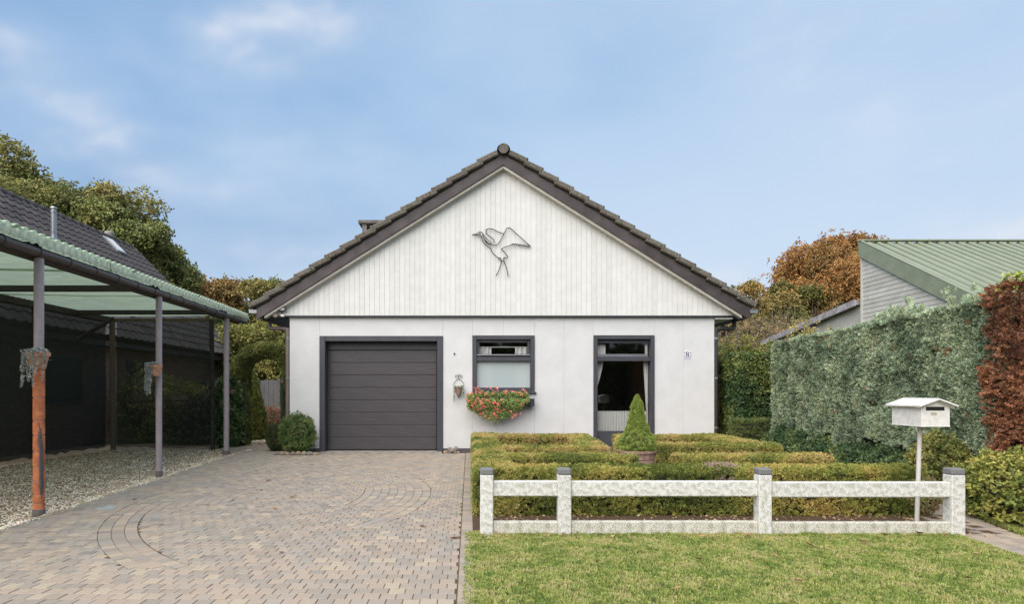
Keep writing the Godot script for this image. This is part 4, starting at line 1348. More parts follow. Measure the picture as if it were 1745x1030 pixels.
	bush(bu, Vector3(0, 0.40, 0), Vector3(0.35, 0.40, 0.26), 2600, 0.034, [Color(0.05, 0.095, 0.020), Color(0.10, 0.15, 0.034), Color(0.18, 0.21, 0.06)], L.box, M.leaf, M.twig, 0.17)
	var b2 := thing("round_bush", "darker small bush half hidden behind the round one at the house corner", "bush", Vector3(-3.98, 0, -12.75))
	bush(b2, Vector3(0, 0.28, 0), Vector3(0.21, 0.30, 0.22), 1300, 0.034, [Color(0.022, 0.045, 0.016), Color(0.04, 0.065, 0.022), Color(0.10, 0.10, 0.035)], L.box, M.leaf, M.twig, 0.08)
	for k in 8:
		var sb := begin()
		var r := Vector3(rng.randf_range(0.055, 0.085), rng.randf_range(0.035, 0.055), 0.05)
		rock(sb, Vector3.ZERO, r, 0.25)
		var o := obj("edging_stone", done(sb), M.stone if k % 3 else M.stone_grey)
		o.position = Vector3(-3.72 + k * 0.108, r.y * 0.6, FZ + 0.50 - 0.0035 * (k - 4) * (k - 4) + (0.09 if k == 3 else 0.0) * 0.0)
		o.rotation.y = rng.randf_range(-0.5, 0.5)
		tag(o, "rough %s edging stone before the round bush, %s from the left" % ["beige" if k % 3 else "grey", ["first", "second", "third", "fourth", "fifth", "sixth", "seventh", "last"][k]], "stone", "edging stones round the bush")

func rock(st: SurfaceTool, c: Vector3, r: Vector3, rough: float) -> void:
	st.set_smooth_group(-1)
	var rows := 5
	var seg := 8
	var at := func(i: int, j: int) -> Vector3:
		var th := PI * i / rows
		var ph := TAU * (j % seg) / seg
		var d := Vector3(sin(th) * cos(ph), cos(th), sin(th) * sin(ph))
		var k := 1.0 + rough * noise.get_noise_3d(d.x * 60 + c.x * 900, d.y * 60 + r.x * 3000, d.z * 60)
		return c + d * r * k
	for i in rows:
		for j in seg:
			quad(st, at.call(i, j), at.call(i, j + 1), at.call(i + 1, j + 1), at.call(i + 1, j))

func ring_mesh(c: Vector3, r: float, w: float, n := 20) -> ArrayMesh:
	var pts := []
	for k in n + 1: pts.append(c + Vector3(cos(TAU * k / n) * r, 0, sin(TAU * k / n) * r))
	return tube_mesh(pts, w, 5)

# strings of small leaves: (offset in x, length)
func trailers(o: Node3D, list: Array, size: float, per_m: int, pal := [Color(0.18, 0.22, 0.17), Color(0.30, 0.34, 0.27), Color(0.42, 0.44, 0.38)]) -> void:
	var st := begin()
	var xs := []
	var cs := []
	for e in list:
		var pts := [Vector3(e[0] * 0.5, 0.03, 0.0)]
		var n := maxi(3, int(e[1] / 0.05))
		for k in n:
			pts.append(Vector3(e[0] + rng.randf_range(-0.012, 0.012), 0.02 - e[1] * float(k) / (n - 1), (e[2] if e.size() > 2 else 0.03) + rng.randf_range(-0.01, 0.01)))
		tube(st, pts, 0.0022, 4)
		for k in int(maxf(e[1], 0.06) * per_m * 4):
			var t := rng.randf() * (pts.size() - 1)
			var i := int(t)
			var p: Vector3 = pts[i].lerp(pts[mini(i + 1, pts.size() - 1)], t - i)
			xs.append(Transform3D(spun(some_dir(), size, 1.0), p + some_dir() * size * 0.5))
			cs.append(shade(mix(pal, rng.randf()), 0.2))
	obj("stems", done(st), mat(Color(0.15, 0.14, 0.10), 0.8), o)
	many("leaves", L.broad[0], M.leaf, o, xs, cs)

# ---------------------------------------------------------------- front garden
func fence() -> void:
	rng.seed = 71
	var f := thing("fence", "low weathered white concrete fence with two rails before the box hedge", "fence", Vector3(0, 0, -5.25))
	var px := [0.145, 0.805, 2.495, 4.125]
	var labels := ["", "", "", ""]
	for i in 4:
		var w := 0.055 if i < 3 else 0.058
		var lean := rng.randf_range(-0.008, 0.008)
		var tf := Transform3D(Basis(Vector3(0, 0, 1), lean), Vector3(px[i], 0, 0))
		var p := obj("post", box_mesh(Vector3(-w, -0.2, -0.055), Vector3(w, 0.505, 0.055), 0.007, tf), M.fence if i % 2 else M.fence_b, f)
		obj("cap", box_mesh(Vector3(-w - 0.001, 0.5055, -0.056), Vector3(w + 0.001, 0.56, 0.056), 0.010, tf), M.fence_cap, p)
	for i in 3:
		var a: float = px[i] + 0.052
		var b: float = px[i + 1] - 0.052
		for r in [[0.318, 0.448], [-0.10, 0.108]]:
			var st := begin()
			var d := rng.randf_range(-0.006, 0.006)
			box(st, Vector3(a, r[0] + d, -0.032), Vector3(b, r[1] + d, 0.032), 0.008)
			obj("rail", done(st), M.fence_low if r[0] < 0.0 else (M.fence_b if i % 2 else M.fence), f)

func parterre() -> void:
	fol = 1.75
	rng.seed = 73
	var pal := [Color(0.07, 0.09, 0.012), Color(0.135, 0.15, 0.020), Color(0.215, 0.205, 0.030), Color(0.30, 0.22, 0.05)]
	var pal2 := [Color(0.09, 0.115, 0.018), Color(0.165, 0.17, 0.026), Color(0.25, 0.215, 0.045), Color(0.31, 0.225, 0.075)]
	var mk := func(label: String, runs: Array, w: float, h: float, p: Array, wob := 0.03, bare := 0.0) -> void:
		var o := thing("box_hedge", label, "hedge", Vector3.ZERO, 0.0, "clipped box hedges of the front garden")
		hedge_run(o, runs, w, h, 2600.0, 0.030, p, L.box, M.leaf, M.twig, wob, 0.9, 0.0, bare)
	var P := func(x: float, z: float) -> Vector2: return Vector2(x, -z)
	mk.call("long clipped box hedge straight behind the white concrete fence", [[P.call(0.40, 6.22), P.call(4.22, 6.22)]], 0.46, 0.47, pal, 0.04, 0.0)
	mk.call("clipped box hedge along the right edge of the drive", [[P.call(0.255, 6.2), P.call(0.255, 11.2)]], 0.44, 0.47, pal2, 0.03, 0.0)
	mk.call("short box hedge left of the potted conifer, second row from the fence", [[P.call(0.66, 7.52), P.call(1.55, 7.52)], [P.call(1.55, 7.52), P.call(1.78, 7.40)]], 0.40, 0.46, pal2, 0.03, 0.0)
	mk.call("rear left loop of box hedge between the drive and the tall window", [[P.call(0.66, 8.55), P.call(1.72, 8.55)], [P.call(1.72, 8.55), P.call(1.86, 9.6)], [P.call(1.86, 9.6), P.call(1.92, 10.9)], [P.call(1.92, 10.9), P.call(0.66, 11.0)]], 0.38, 0.47, pal2, 0.03, 0.0)
	mk.call("rear right loop of box hedge between the potted conifer and the tall hedge", [[P.call(2.36, 9.15), P.call(4.25, 8.9)], [P.call(2.36, 9.15), P.call(2.74, 10.8)], [P.call(2.74, 10.8), P.call(4.25, 10.9)], [P.call(4.25, 10.9), P.call(4.25, 8.9)]], 0.38, 0.47, pal2, 0.03, 0.0)
	mk.call("box hedge right of the potted conifer with orange tinted leaves", [[P.call(2.72, 7.45), P.call(4.1, 7.5)]], 0.44, 0.46, pal2, 0.03, 0.0)
	# the two dead brown patches of the front hedge and its dry end
	var o := thing("dry_box_shoots", "bare greyish brown twigs in the front box hedge behind the third fence post", "hedge", Vector3(2.52, 0, -6.2))
	var xs := []
	var cs := []
	for k in 420:
		var q := some_dir() * Vector3(0.22, 0.11, 0.20)
		xs.append(Transform3D(spun(Vector3.UP, 0.034, 1.0), Vector3(q.x, 0.38 + q.y, q.z)))
		cs.append(shade(mix([Color(0.20, 0.15, 0.11), Color(0.30, 0.22, 0.17)], rng.randf()), 0.2))
	strew("twigs", L.needle, M.leaf_dry, o, xs, cs)
	var e := thing("dry_box_bush", "small dry brownish bush at the right end of the front box hedge", "bush", Vector3(4.42, 0, -6.05))
	bush(e, Vector3(0, 0.2, 0), Vector3(0.16, 0.2, 0.18), 700, 0.032, [Color(0.12, 0.095, 0.035), Color(0.20, 0.15, 0.07), Color(0.16, 0.17, 0.04)], L.box, M.leaf, M.twig, 0.1)
	# the potted dwarf conifer
	var p := thing("flower_pot", "wide terracotta pot in the middle of the box garden", "flower pot", Vector3(2.135, 0, -7.85))
	obj("pot", lathe_mesh([Vector2(0.0, 0.0), Vector2(0.15, 0.0), Vector2(0.165, 0.02), Vector2(0.195, 0.2), Vector2(0.212, 0.34), Vector2(0.206, 0.352), Vector2(0.216, 0.364), Vector2(0.222, 0.42), Vector2(0.24, 0.445), Vector2(0.242, 0.468), Vector2(0.225, 0.472), Vector2(0.205, 0.44), Vector2(0.0, 0.44)], 32), M.terracotta_pale, p)
	obj("potting_soil", lathe_at([Vector2(0.204, 0.443), Vector2(0.0, 0.452)], Vector3.ZERO, 20), M.soil, p)
	var c := thing("dwarf_conifer", "dense cone shaped dwarf conifer growing in the terracotta pot", "conifer", Vector3(2.135, 0.45, -7.85))
	var prof := [[0.0, 0.17], [0.05, 0.215], [0.12, 0.222], [0.19, 0.195], [0.26, 0.142], [0.34, 0.112], [0.43, 0.094], [0.54, 0.074], [0.62, 0.055], [0.68, 0.03], [0.715, 0.008]]
	var rad := func(y: float) -> float:
		for i in prof.size() - 1:
			if y <= prof[i + 1][0]: return lerpf(prof[i][1], prof[i + 1][1], (y - prof[i][0]) / (prof[i + 1][0] - prof[i][0]))
		return 0.0
	var lp := []
	for v in prof: lp.append(Vector2(v[1] * 0.82, v[0] * 0.97))
	obj("stem", lathe_mesh(lp, 14), M.twig, c)
	xs = []; cs = []
	for k in 5200:
		var y := 0.72 * pow(rng.randf(), 1.35)
		var a := rng.randf() * TAU
		var lump := noise.get_noise_3d(cos(a) * 42, y * 230, sin(a) * 42)
		var r: float = rad.call(y) * (1.0 + 0.36 * lump - 0.12 * rng.randf() * rng.randf())
		var n := Vector3(cos(a), 0.8, sin(a)).normalized()
		xs.append(Transform3D(spun(n, 0.020, 0.6), Vector3(cos(a) * r, y, sin(a) * r)))
		cs.append(shade(mix([Color(0.08, 0.13, 0.02), Color(0.17, 0.23, 0.03), Color(0.30, 0.34, 0.05)], rng.randf() * 0.8 + 0.2 * noise.get_noise_3d(y * 200 + 70, cos(a) * 30, sin(a) * 30) + 0.1), 0.2))
	strew("foliage", L.needle, M.leaf, c, xs, cs)

func mailbox() -> void:
	var m := thing("mailbox", "white wooden letter box with a gabled roof on a thin pole", "mailbox", Vector3(4.164, 0, -5.70))
	m.scale = Vector3(0.92, 1.013, 0.92)
	obj("pole", tube_mesh([Vector3(-0.035, -0.1, 0.0), Vector3(0.0, 0.895, 0.0)], 0.021, 12), M.white_pole, m)
	var st := begin()
	prism(st, PackedVector2Array([Vector2(-0.14, 0.893), Vector2(0.14, 0.893), Vector2(0.14, 1.075), Vector2(0.0, 1.122), Vector2(-0.14, 1.075)]), 0.41, Transform3D(Basis(), Vector3(0, 0, -0.205)))
	obj("box", done(st), M.white_paint, m)
	for s in [-1.0, 1.0]:
		obj("roof_board", prism_mesh([[0.0, 1.124], [0.0, 1.138], [s * 0.185, 1.138 - 0.062], [s * 0.185, 1.124 - 0.062]], 0.50, Vector3(0, 0, -0.24)), M.white_paint, m)
	for s in [-1.0, 1.0]:
		obj("gable_trim", prism_mesh([[0.0, 1.105], [0.0, 1.123], [s * 0.175, 1.123 - 0.0585], [s * 0.175, 1.105 - 0.0585]], 0.016, Vector3(0, 0, 0.2055)), M.white_pole, m)
	obj("slot", box_mesh(Vector3(-0.092, 1.028, 0.19), Vector3(0.088, 1.062, 0.2062)), M.black, m)
	obj("slot_flap", box_mesh(Vector3(-0.095, 1.061, 0.2063), Vector3(0.091, 1.069, 0.214), 0.002), M.white_pole, m)
	# a worn sticker whose print can no longer be read
	var fade := mat(Color(0.62, 0.60, 0.50), 0.8, T.weathered, 40.0)
	obj("worn_sticker", box_mesh(Vector3(-0.045, 0.985, 0.2051), Vector3(0.015, 1.012, 0.2056)), fade, m)
	obj("bottom_board", box_mesh(Vector3(-0.145, 0.884, -0.21), Vector3(0.145, 0.8925, 0.209), 0.002), M.white_paint, m)
	obj("screw", lathe_at([Vector2(0.006, 0), Vector2(0.0, 0.003)], Vector3(-0.06, 1.122, 0.2)), M.iron, m)

func right_hedges() -> void:
	fol = 2.1
	rng.seed = 81
	# the blue-green conifer hedge
	var c := thing("conifer_hedge", "tall clipped blue green conifer hedge along the right boundary", "hedge", Vector3.ZERO)
	var xs := []
	var cs := []
	var pal := [Color(0.080, 0.112, 0.068), Color(0.150, 0.194, 0.118), Color(0.208, 0.252, 0.156), Color(0.24, 0.272, 0.17)]
	var top := func(z: float) -> float: return 2.14 - 0.02 * (z - 6.6) + 0.03 * noise.get_noise_1d(z * 60)
	var foot := func(z: float) -> float: return 0.46 + 0.22 * noise.get_noise_1d(z * 40 + 90) + 0.01 * (z - 6.6)
	for k in 30000:
		var z := 6.52 + 4.6 * pow(rng.randf(), 1.25)
		var u := rng.randf()
		var gap := noise.get_noise_2d(z * 45, 7.0)
		var p: Vector3
		var n: Vector3
		if u < 0.74:
			var y := lerpf(foot.call(z), top.call(z), rng.randf())
			var bulge := 0.11 * noise.get_noise_3d(z * 30, y * 14, 3) + 0.07 * noise.get_noise_3d(z * 70, y * 45, 30) - 0.10 * maxf(0.0, gap) - 0.06 * maxf(0.0, 0.8 - y)
			p = Vector3(5.50 - bulge + rng.randf() * 0.07, y, -z); n = Vector3(-1, 0.55, rng.randf_range(-0.3, 0.3))
		elif u < 0.90:
			p = Vector3(rng.randf_range(5.45, 6.5), top.call(z), -z); n = Vector3(-0.3, 1, 0)
		else:
			var q := rng.randf() < 0.5
			p = Vector3(rng.randf_range(5.5, 6.5), rng.randf_range(0.4, 2.1), -11.15 if q else -6.52); n = Vector3(-0.2, 0.5, -1 if q else 1)
		var t := noise.get_noise_3d(p.x * 40, p.y * 50, p.z * 40) * 0.7 + 0.45 + rng.randf_range(-0.24, 0.24)
		var col := shade(mix(pal, t), 0.13)
		if noise.get_noise_3d(p.x * 90, p.y * 60 + 33, p.z * 90) > 0.50 and rng.randf() < 0.4: col = shade(Color(0.23, 0.15, 0.075), 0.2)
		xs.append(Transform3D(spun(n, 0.075, 0.55), p))
		cs.append(col)
	for k in 34:  # loose leaders above the cut
		var z: float = [7.05, 7.35, 7.5, 7.9, 8.15, 8.3, 8.7][k % 7] + rng.randf_range(-0.12, 0.12)
		var hh: float = [0.28, 0.10, 0.14, 0.30, 0.34, 0.18, 0.10][k % 7] * rng.randf_range(0.5, 1.1)
		var x := rng.randf_range(5.5, 5.9)
		for j in 26:
			var y: float = top.call(z) - 0.05 + hh * rng.randf()
			xs.append(Transform3D(spun(Vector3(0, 1, 0), 0.085, 0.5), Vector3(x + rng.randf_range(-0.05, 0.05), y, -z + rng.randf_range(-0.05, 0.05))))
			cs.append(shade(mix(pal, rng.randf_range(0.3, 1.0)), 0.2))
	var core := begin()
	box(core, Vector3(5.66, 0.30, -11.05), Vector3(6.45, 2.0, -6.62), 0.08)
	for k in 9:
		tube(core, [Vector3(5.85 + rng.randf_range(-0.1, 0.1), -0.05, -6.9 - k * 0.5), Vector3(5.9, 0.5, -6.9 - k * 0.5)], 0.05, 6)
	obj("twigs", done(core), M.twig, c)
	strew("foliage", L.spray, M.leaf, c, xs, cs)
	# the dead stretch
	var d := thing("dead_hedge", "dead red brown conifer hedge at the right edge of the garden", "hedge", Vector3.ZERO)
	xs = []; cs = []
	for k in 13000:
		var z := 4.4 + 2.15 * rng.randf()
		var u := rng.randf()
		var p: Vector3
		var n := Vector3(-1, 0.3, 0)
		if u < 0.72:
			var y := rng.randf_range(0.40, 2.30)
			p = Vector3(5.46 - 0.12 * noise.get_noise_3d(z * 60, y * 60, 8) + 0.10 * rng.randf(), y, -z)
			if noise.get_noise_3d(z * 50, y * 40, 60) > 0.42: continue
		elif u < 0.86:
			p = Vector3(rng.randf_range(5.45, 6.4), 2.28 + 0.05 * noise.get_noise_2d(z * 90, 4), -z); n = Vector3(-0.3, 1, 0)
		else:
			p = Vector3(rng.randf_range(5.52, 6.4), rng.randf_range(0.3, 2.3), -6.54); n = Vector3(-0.3, 0.3, -1)
		xs.append(Transform3D(spun(n, 0.065, 0.85), p))
		cs.append(shade(mix([Color(0.085, 0.032, 0.016), Color(0.16, 0.062, 0.028), Color(0.235, 0.102, 0.048), Color(0.30, 0.17, 0.10)], rng.randf() * 0.7 + 0.3 * noise.get_noise_3d(p.x * 60, p.y * 60, p.z * 60) + 0.12), 0.25))
	core = begin()
	box(core, Vector3(5.66, 0.2, -6.5), Vector3(6.4, 2.15, -4.4), 0.1)
	for k in 70:
		var z := rng.randf_range(5.7, 6.4)
		var y := rng.randf_range(1.3, 2.0)
		tube(core, [Vector3(5.62, y - 0.2, -z), Vector3(5.42, y + 0.08, -z + rng.randf_range(-0.1, 0.1)), Vector3(5.34, y + 0.28, -z + rng.randf_range(-0.15, 0.15))], [0.006, 0.004, 0.002], 4)
	obj("twigs", done(core), M.rust_twig, d)
	strew("foliage", L.spray, M.leaf_dry, d, xs, cs)
	# a creeper with pale leaves over the top of the dead stretch
	var cp := thing("creeper", "light green creeper leaves over the top of the dead red brown hedge", "creeper", Vector3(5.5, 2.3, -6.1))
	xs = []; cs = []
	for k in 90:
		xs.append(Transform3D(spun(Vector3(-0.5, 1, 0), 0.045, 0.8), Vector3(rng.randf_range(-0.12, 0.2), rng.randf_range(-0.08, 0.10), rng.randf_range(-0.25, 0.35))))
		cs.append(shade(mix([Color(0.12, 0.16, 0.03), Color(0.25, 0.27, 0.06)], rng.randf()), 0.2))
	many("leaves", L.broad[0], M.leaf, cp, xs, cs)
	# shrubs and ivy at the feet
	var s1 := thing("low_shrub", "yellow green shrub at the foot of the dead red brown hedge", "shrub", Vector3(5.10, 0, -5.55))
	bush(s1, Vector3(0, 0.26, 0), Vector3(0.34, 0.40, 0.85), 2600, 0.042, [Color(0.06, 0.08, 0.012), Color(0.12, 0.135, 0.02), Color(0.20, 0.185, 0.03)], L.broad, M.leaf, M.twig, 0.2, -0.5)
	var s2 := thing("low_shrub", "yellow tinted shrub under the blue green hedge behind the mailbox pole", "shrub", Vector3(5.28, 0, -6.95))
	bush(s2, Vector3(0, 0.36, 0), Vector3(0.22, 0.36, 0.36), 1500, 0.042, [Color(0.05, 0.06, 0.012), Color(0.10, 0.105, 0.02), Color(0.17, 0.15, 0.03)], L.broad, M.leaf, M.twig, 0.2, -0.6)
	var iv := thing("ivy", "dark ivy and undergrowth along the foot of the blue green hedge", "ivy", Vector3.ZERO)
	xs = []; cs = []
	for k in 7000:
		var z := 6.6 + 5.3 * rng.randf()
		var hh := 0.46 + 0.16 * noise.get_noise_1d(z * 40) + 0.03 * (z - 7.0)
		var y := hh * pow(rng.randf(), 0.8)
		var x := 5.24 - 0.10 * noise.get_noise_2d(z * 70, y * 90) + 0.25 * (y / hh) * (y / hh) + rng.randf() * 0.10
		xs.append(Transform3D(spun(Vector3(-1, 0.6, 0), 0.042, 0.7), Vector3(x, y, -z)))
		cs.append(shade(mix([Color(0.022, 0.045, 0.018), Color(0.042, 0.07, 0.024), Color(0.10, 0.125, 0.03)], noise.get_noise_2d(z * 40, y * 40) * 0.8 + 0.4 + rng.randf_range(-0.3, 0.3)), 0.25))
	strew("leaves", L.broad, M.leaf_gloss, iv, xs, cs)
	# evergreen hedge between the house and the conifer hedge
	var ev := thing("evergreen_hedge", "dark evergreen hedge overgrown with ivy between the house corner and the conifer hedge", "hedge", Vector3.ZERO)
	hedge_run(ev, [[Vector2(5.55, -12.25), Vector2(6.5, -12.25)]], 0.7, 1.98, 700.0, 0.055, [Color(0.022, 0.045, 0.014), Color(0.045, 0.075, 0.020), Color(0.12, 0.135, 0.03)], L.broad, M.leaf_gloss, M.twig, 0.06, 0.8)
	var lw := thing("low_evergreen_hedge", "low dark clipped hedge in front of the evergreen hedge beside the house", "hedge", Vector3.ZERO)
	hedge_run(lw, [[Vector2(5.15, -11.6), Vector2(6.2, -11.3)]], 0.45, 0.72, 900.0, 0.042, [Color(0.025, 0.045, 0.012), Color(0.05, 0.075, 0.018), Color(0.09, 0.10, 0.025)], L.box, M.leaf, M.twig, 0.05, 0.8)
	var ll := thing("lit_hedge", "olive green hedge running back beside the right wall of the house", "hedge", Vector3.ZERO)
	hedge_run(ll, [[Vector2(5.75, -13.2), Vector2(5.75, -18.0)]], 0.8, 1.95, 420.0, 0.055, [Color(0.05, 0.075, 0.014), Color(0.11, 0.125, 0.022), Color(0.20, 0.18, 0.04)], L.box, M.leaf, M.twig, 0.08, 0.8)


# ---------------------------------------------------------------- carport
func front_x(z: float) -> float: return -4.23 - 0.084 * (z - 6.06)
func gut_y(z: float) -> float: return 2.56 + 0.021 * (z - 5.49)

func carport() -> void:
	fol = 1.3
	rng.seed = 91
	var c := thing("carport", "carport with a green corrugated roof, mauve posts and dark shade netting", "carport")
	var bx := -7.70
	# three metal posts; the nearest stands in a sleeve of clay rings
	var zs := [6.06, 8.87, 12.0]
	for i in 3:
		var z: float = zs[i]
		var x := front_x(z)
		var r := 0.043 if i < 2 else 0.052
		var p := obj("post", tube_mesh([Vector3(x, -0.1, -z), Vector3(x, gut_y(z) - 0.05, -z)], r, 14), M.post, c)
		if i == 0:
			var js := [0.0, 0.115, 0.205, 0.335, 0.475, 0.625, 0.785, 0.93, 1.155, 1.60]
			for k in js.size() - 1:
				var st := begin()
				var a: float = js[k] + 0.003
				var b: float = js[k + 1] - 0.002
				lathe(st, [Vector2(0.044, a), Vector2(0.051, a + 0.003), Vector2(0.052, a + 0.008), Vector2(0.051, b - 0.006), Vector2(0.044, b)], 16, Vector3(x + rng.randf_range(-0.001, 0.001), 0, -z))
				obj("clay_ring", done(st), M.clay_ring, p)
			obj("foot", lathe_at([Vector2(0.056, -0.02), Vector2(0.055, 0.055), Vector2(0.05, 0.06)], Vector3(x, 0, -z)), M.concrete_dark, p)
		else:
			obj("shoe", lathe_at([Vector2(r + 0.006, -0.02), Vector2(r + 0.006, 0.075), Vector2(r, 0.08)], Vector3(x, 0, -z)), M.pipe, p)
	# gutter with joints, along the front
	var z0 := 3.4
	var z1 := 13.2
	obj("gutter", tube_mesh([Vector3(front_x(z0) + 0.03, gut_y(z0), -z0), Vector3(front_x(z1) + 0.03, gut_y(z1), -z1)], 0.050, 14), M.gutter_brown, c)
	var z := 3.9
	while z < 13.2:
		var q := Vector3(front_x(z) + 0.03, gut_y(z), -z)
		var dir := Vector3(-0.084, 0.021, -1).normalized()
		obj("gutter_clip", tube_mesh([q - dir * 0.014, q + dir * 0.014], 0.0555, 14), M.pipe_dark, c)
		z += 0.52
	obj("edge_beam", tube_mesh([Vector3(front_x(z0) - 0.06, gut_y(z0) - 0.03, -z0), Vector3(front_x(z1 - 0.2) - 0.06, gut_y(z1) - 0.03, -z1 + 0.2)], 0.05, 4), M.beam, c)
	# cross beams and the back beams
	for q in [3.6, 6.10, 8.90, 12.05]:
		obj("cross_beam", box_mesh(Vector3(bx, gut_y(q) + 0.035, -q - 0.045), Vector3(front_x(q) - 0.02, gut_y(q) + 0.118, -q + 0.045), 0.006), M.beam, c)
	obj("back_beam", box_mesh(Vector3(bx - 0.05, 2.70, -13.15), Vector3(bx + 0.05, 2.82, -3.4), 0.006), M.beam, c)
	obj("end_beam", box_mesh(Vector3(bx + 0.06, 2.715, -13.2), Vector3(-5.42, 2.79, -13.10), 0.006), M.wood_post, c)
	for q in [[bx + 0.06, 8.9], [bx + 0.06, 12.05]]:
		obj("brace", tube_mesh([Vector3(bx + 0.05, 2.25, -q[1]), Vector3(bx + 0.75, 2.66, -q[1])], 0.04, 4), M.beam, c)
	# corrugated sheets: ridges run across, sagging a little between the beams
	var sheets := [[3.3, 5.75], [5.62, 8.05], [7.92, 10.35], [10.22, 13.3]]
	for i in sheets.size():
		var st := begin()
		st.set_smooth_group(1)
		var a: float = sheets[i][0]
		var b: float = sheets[i][1]
		var nz := int((b - a) / 0.022)
		var up := 0.006 * (i % 2)
		var at := func(k: int, j: int) -> Vector3:
			var zz := lerpf(a, b, float(k) / nz)
			var u := j / 6.0
			var xx := lerpf(front_x(zz) + 0.075, bx - 0.12, u)
			var sag := -0.035 * sin(u * PI) * (0.6 + 0.4 * sin(zz * 2.2))
			return Vector3(xx, lerpf(gut_y(zz) + 0.165, 2.86, u) + 0.017 * sin(zz * TAU / 0.13) + sag + up, -zz)
		for k in nz:
			for j in 6:
				quad(st, at.call(k, j), at.call(k, j + 1), at.call(k + 1, j + 1), at.call(k + 1, j))
		obj("roof_sheet", done(st), M.green_sheet, c)
	# the folded edge strip above the gutter, with scalloped lower lip
	for i in 5:
		var st := begin()
		st.set_smooth_group(1)
		var a := 3.3 + i * 2.0
		var n := 100
		for k in n:
			var p := []
			for kk in [k, k + 1]:
				var zz: float = a + 1.99 * kk / n
				var x := front_x(zz) + 0.082 + 0.006 * sin(zz * TAU / 0.13)
				var y := gut_y(zz)
				p.append([Vector3(x + 0.004, y + 0.052 + 0.010 * sin(zz * TAU / 0.13), -zz), Vector3(x, y + 0.135 + 0.008 * sin(zz * TAU / 0.13), -zz), Vector3(x - 0.22, y + 0.150 + 0.017 * sin(zz * TAU / 0.13), -zz)])
			quad(st, p[0][0], p[1][0], p[1][1], p[0][1])
			quad(st, p[0][1], p[1][1], p[1][2], p[0][2])
		obj("edge_strip", done(st), M.green_trim, c)
	# netting: one long run at the back, one across the end
	obj("shade_net", net_mesh(Vector3(bx, 0.06, -3.4), Vector3(bx, 0.06, -13.05), 2.72, 0.035), M.net, c)
	obj("shade_net", net_mesh(Vector3(-7.50, 0.03, -13.12), Vector3(-5.50, 0.03, -13.12), 2.70, 0.02), M.net_end, c)
	obj("net_batten", box_mesh(Vector3(-7.42, 1.02, -13.13), Vector3(-5.52, 1.05, -13.10), 0.004), M.beam, c)
	for q in [[-7.56, 13.10, 0.055, M.wood_post], [-5.44, 13.08, 0.05, M.beam], [-7.66, 10.9, 0.04, M.beam], [-7.66, 8.3, 0.04, M.beam]]:
		obj("net_post", tube_mesh([Vector3(q[0], -0.05, -q[1]), Vector3(q[0] - 0.03, 2.74, -q[1])], q[2], 8), q[3], c)
	# a dried climbing stem up the clay rings
	var iv := thing("dried_ivy_stem", "dried grey ivy stem clinging to the orange clay post", "creeper", Vector3(front_x(6.06), 0, -6.06))
	var st := begin()
	for s in 16:
		var pts := []
		var rr := []
		var ang := rng.randf_range(0.55, 1.25)
		var top := rng.randf_range(0.25, 0.93)
		var y := 0.16 + rng.randf() * 0.15
		while y < top:
			var lean := 0.0 if y < 0.66 else (y - 0.66) * 2.2
			pts.append(Vector3(sin(ang - lean) * 0.0555, y, cos(ang - lean) * 0.0555))
			rr.append(0.0048)
			ang += rng.randf_range(-0.10, 0.10)
			y += 0.05
		if pts.size() > 2: tube(st, pts, rr, 4)
	obj("stem", done(st), mat(Color(0.13, 0.115, 0.11), 0.95), iv)
	# hanging half pots with silvery trailers
	for e in [[front_x(6.06), 1.545, -6.06, 0.102, "nearest"], [front_x(8.87), 1.55, -8.87, 0.085, "middle"]]:
		var near: bool = e[4] == "nearest"
		var pot := thing("hanging_pot", "clay wall pot fixed to the orange clay post" if near else "small clay pot fixed to the middle mauve post", "flower pot", Vector3(e[0] + (0.062 if near else 0.01), e[1], e[2] + (0.10 if near else 0.095)), 0.0, "clay pots on the carport posts")
		var r: float = e[3]
		obj("pot", lathe_mesh([Vector2(0, -0.11), Vector2(r * 0.62, -0.11), Vector2(r * 0.86, 0.01), Vector2(r, 0.012), Vector2(r, 0.05), Vector2(r * 0.88, 0.05), Vector2(r * 0.82, 0.02), Vector2(0, 0.02)], 20), M.terracotta, pot)
		obj("clip", ring_mesh(Vector3(0, -0.02, -0.09 if near else -0.085), 0.055, 0.004), M.iron, pot)
		var pl := thing("silver_trailer", "silver grey trailing plant in the clay pot on the orange post" if near else "silver grey plant hanging left from the pot on the middle post", "plant", pot.position + Vector3(0, 0.04, 0), 0.0, "trailing plants in the carport pots")
		var pal := [Color(0.16, 0.18, 0.16), Color(0.34, 0.37, 0.33), Color(0.52, 0.54, 0.50)]
		if near: trailers(pl, [[-0.10, 0.36, 0.08], [-0.115, 0.30, 0.04], [-0.085, 0.18, 0.09], [-0.03, 0.30, 0.10], [0.0, 0.26, 0.11], [0.03, 0.34, 0.10], [0.05, 0.22, 0.10], [0.095, 0.28, 0.07], [0.10, 0.16, 0.05]], 0.013, 42, pal)
		else: trailers(pl, [[-0.12, 0.40, 0.05], [-0.10, 0.44, 0.06], [-0.14, 0.36, 0.02], [-0.08, 0.42, 0.08], [-0.06, 0.30, 0.09], [-0.11, 0.25, 0.0], [-0.045, 0.44, 0.08]], 0.016, 60, pal)
		var xs := []
		var cs := []
		for k in 60:
			var q := some_dir() * Vector3(r * 0.75, 0.02, r * 0.75)
			if not near: q.x -= 0.05
			xs.append(Transform3D(spun(Vector3.UP, 0.016, 0.9), q + Vector3(0, 0.03, 0)))
			cs.append(shade(mix(pal, rng.randf()), 0.15))
		many("leaves", L.broad[1], M.leaf, pl, xs, cs)

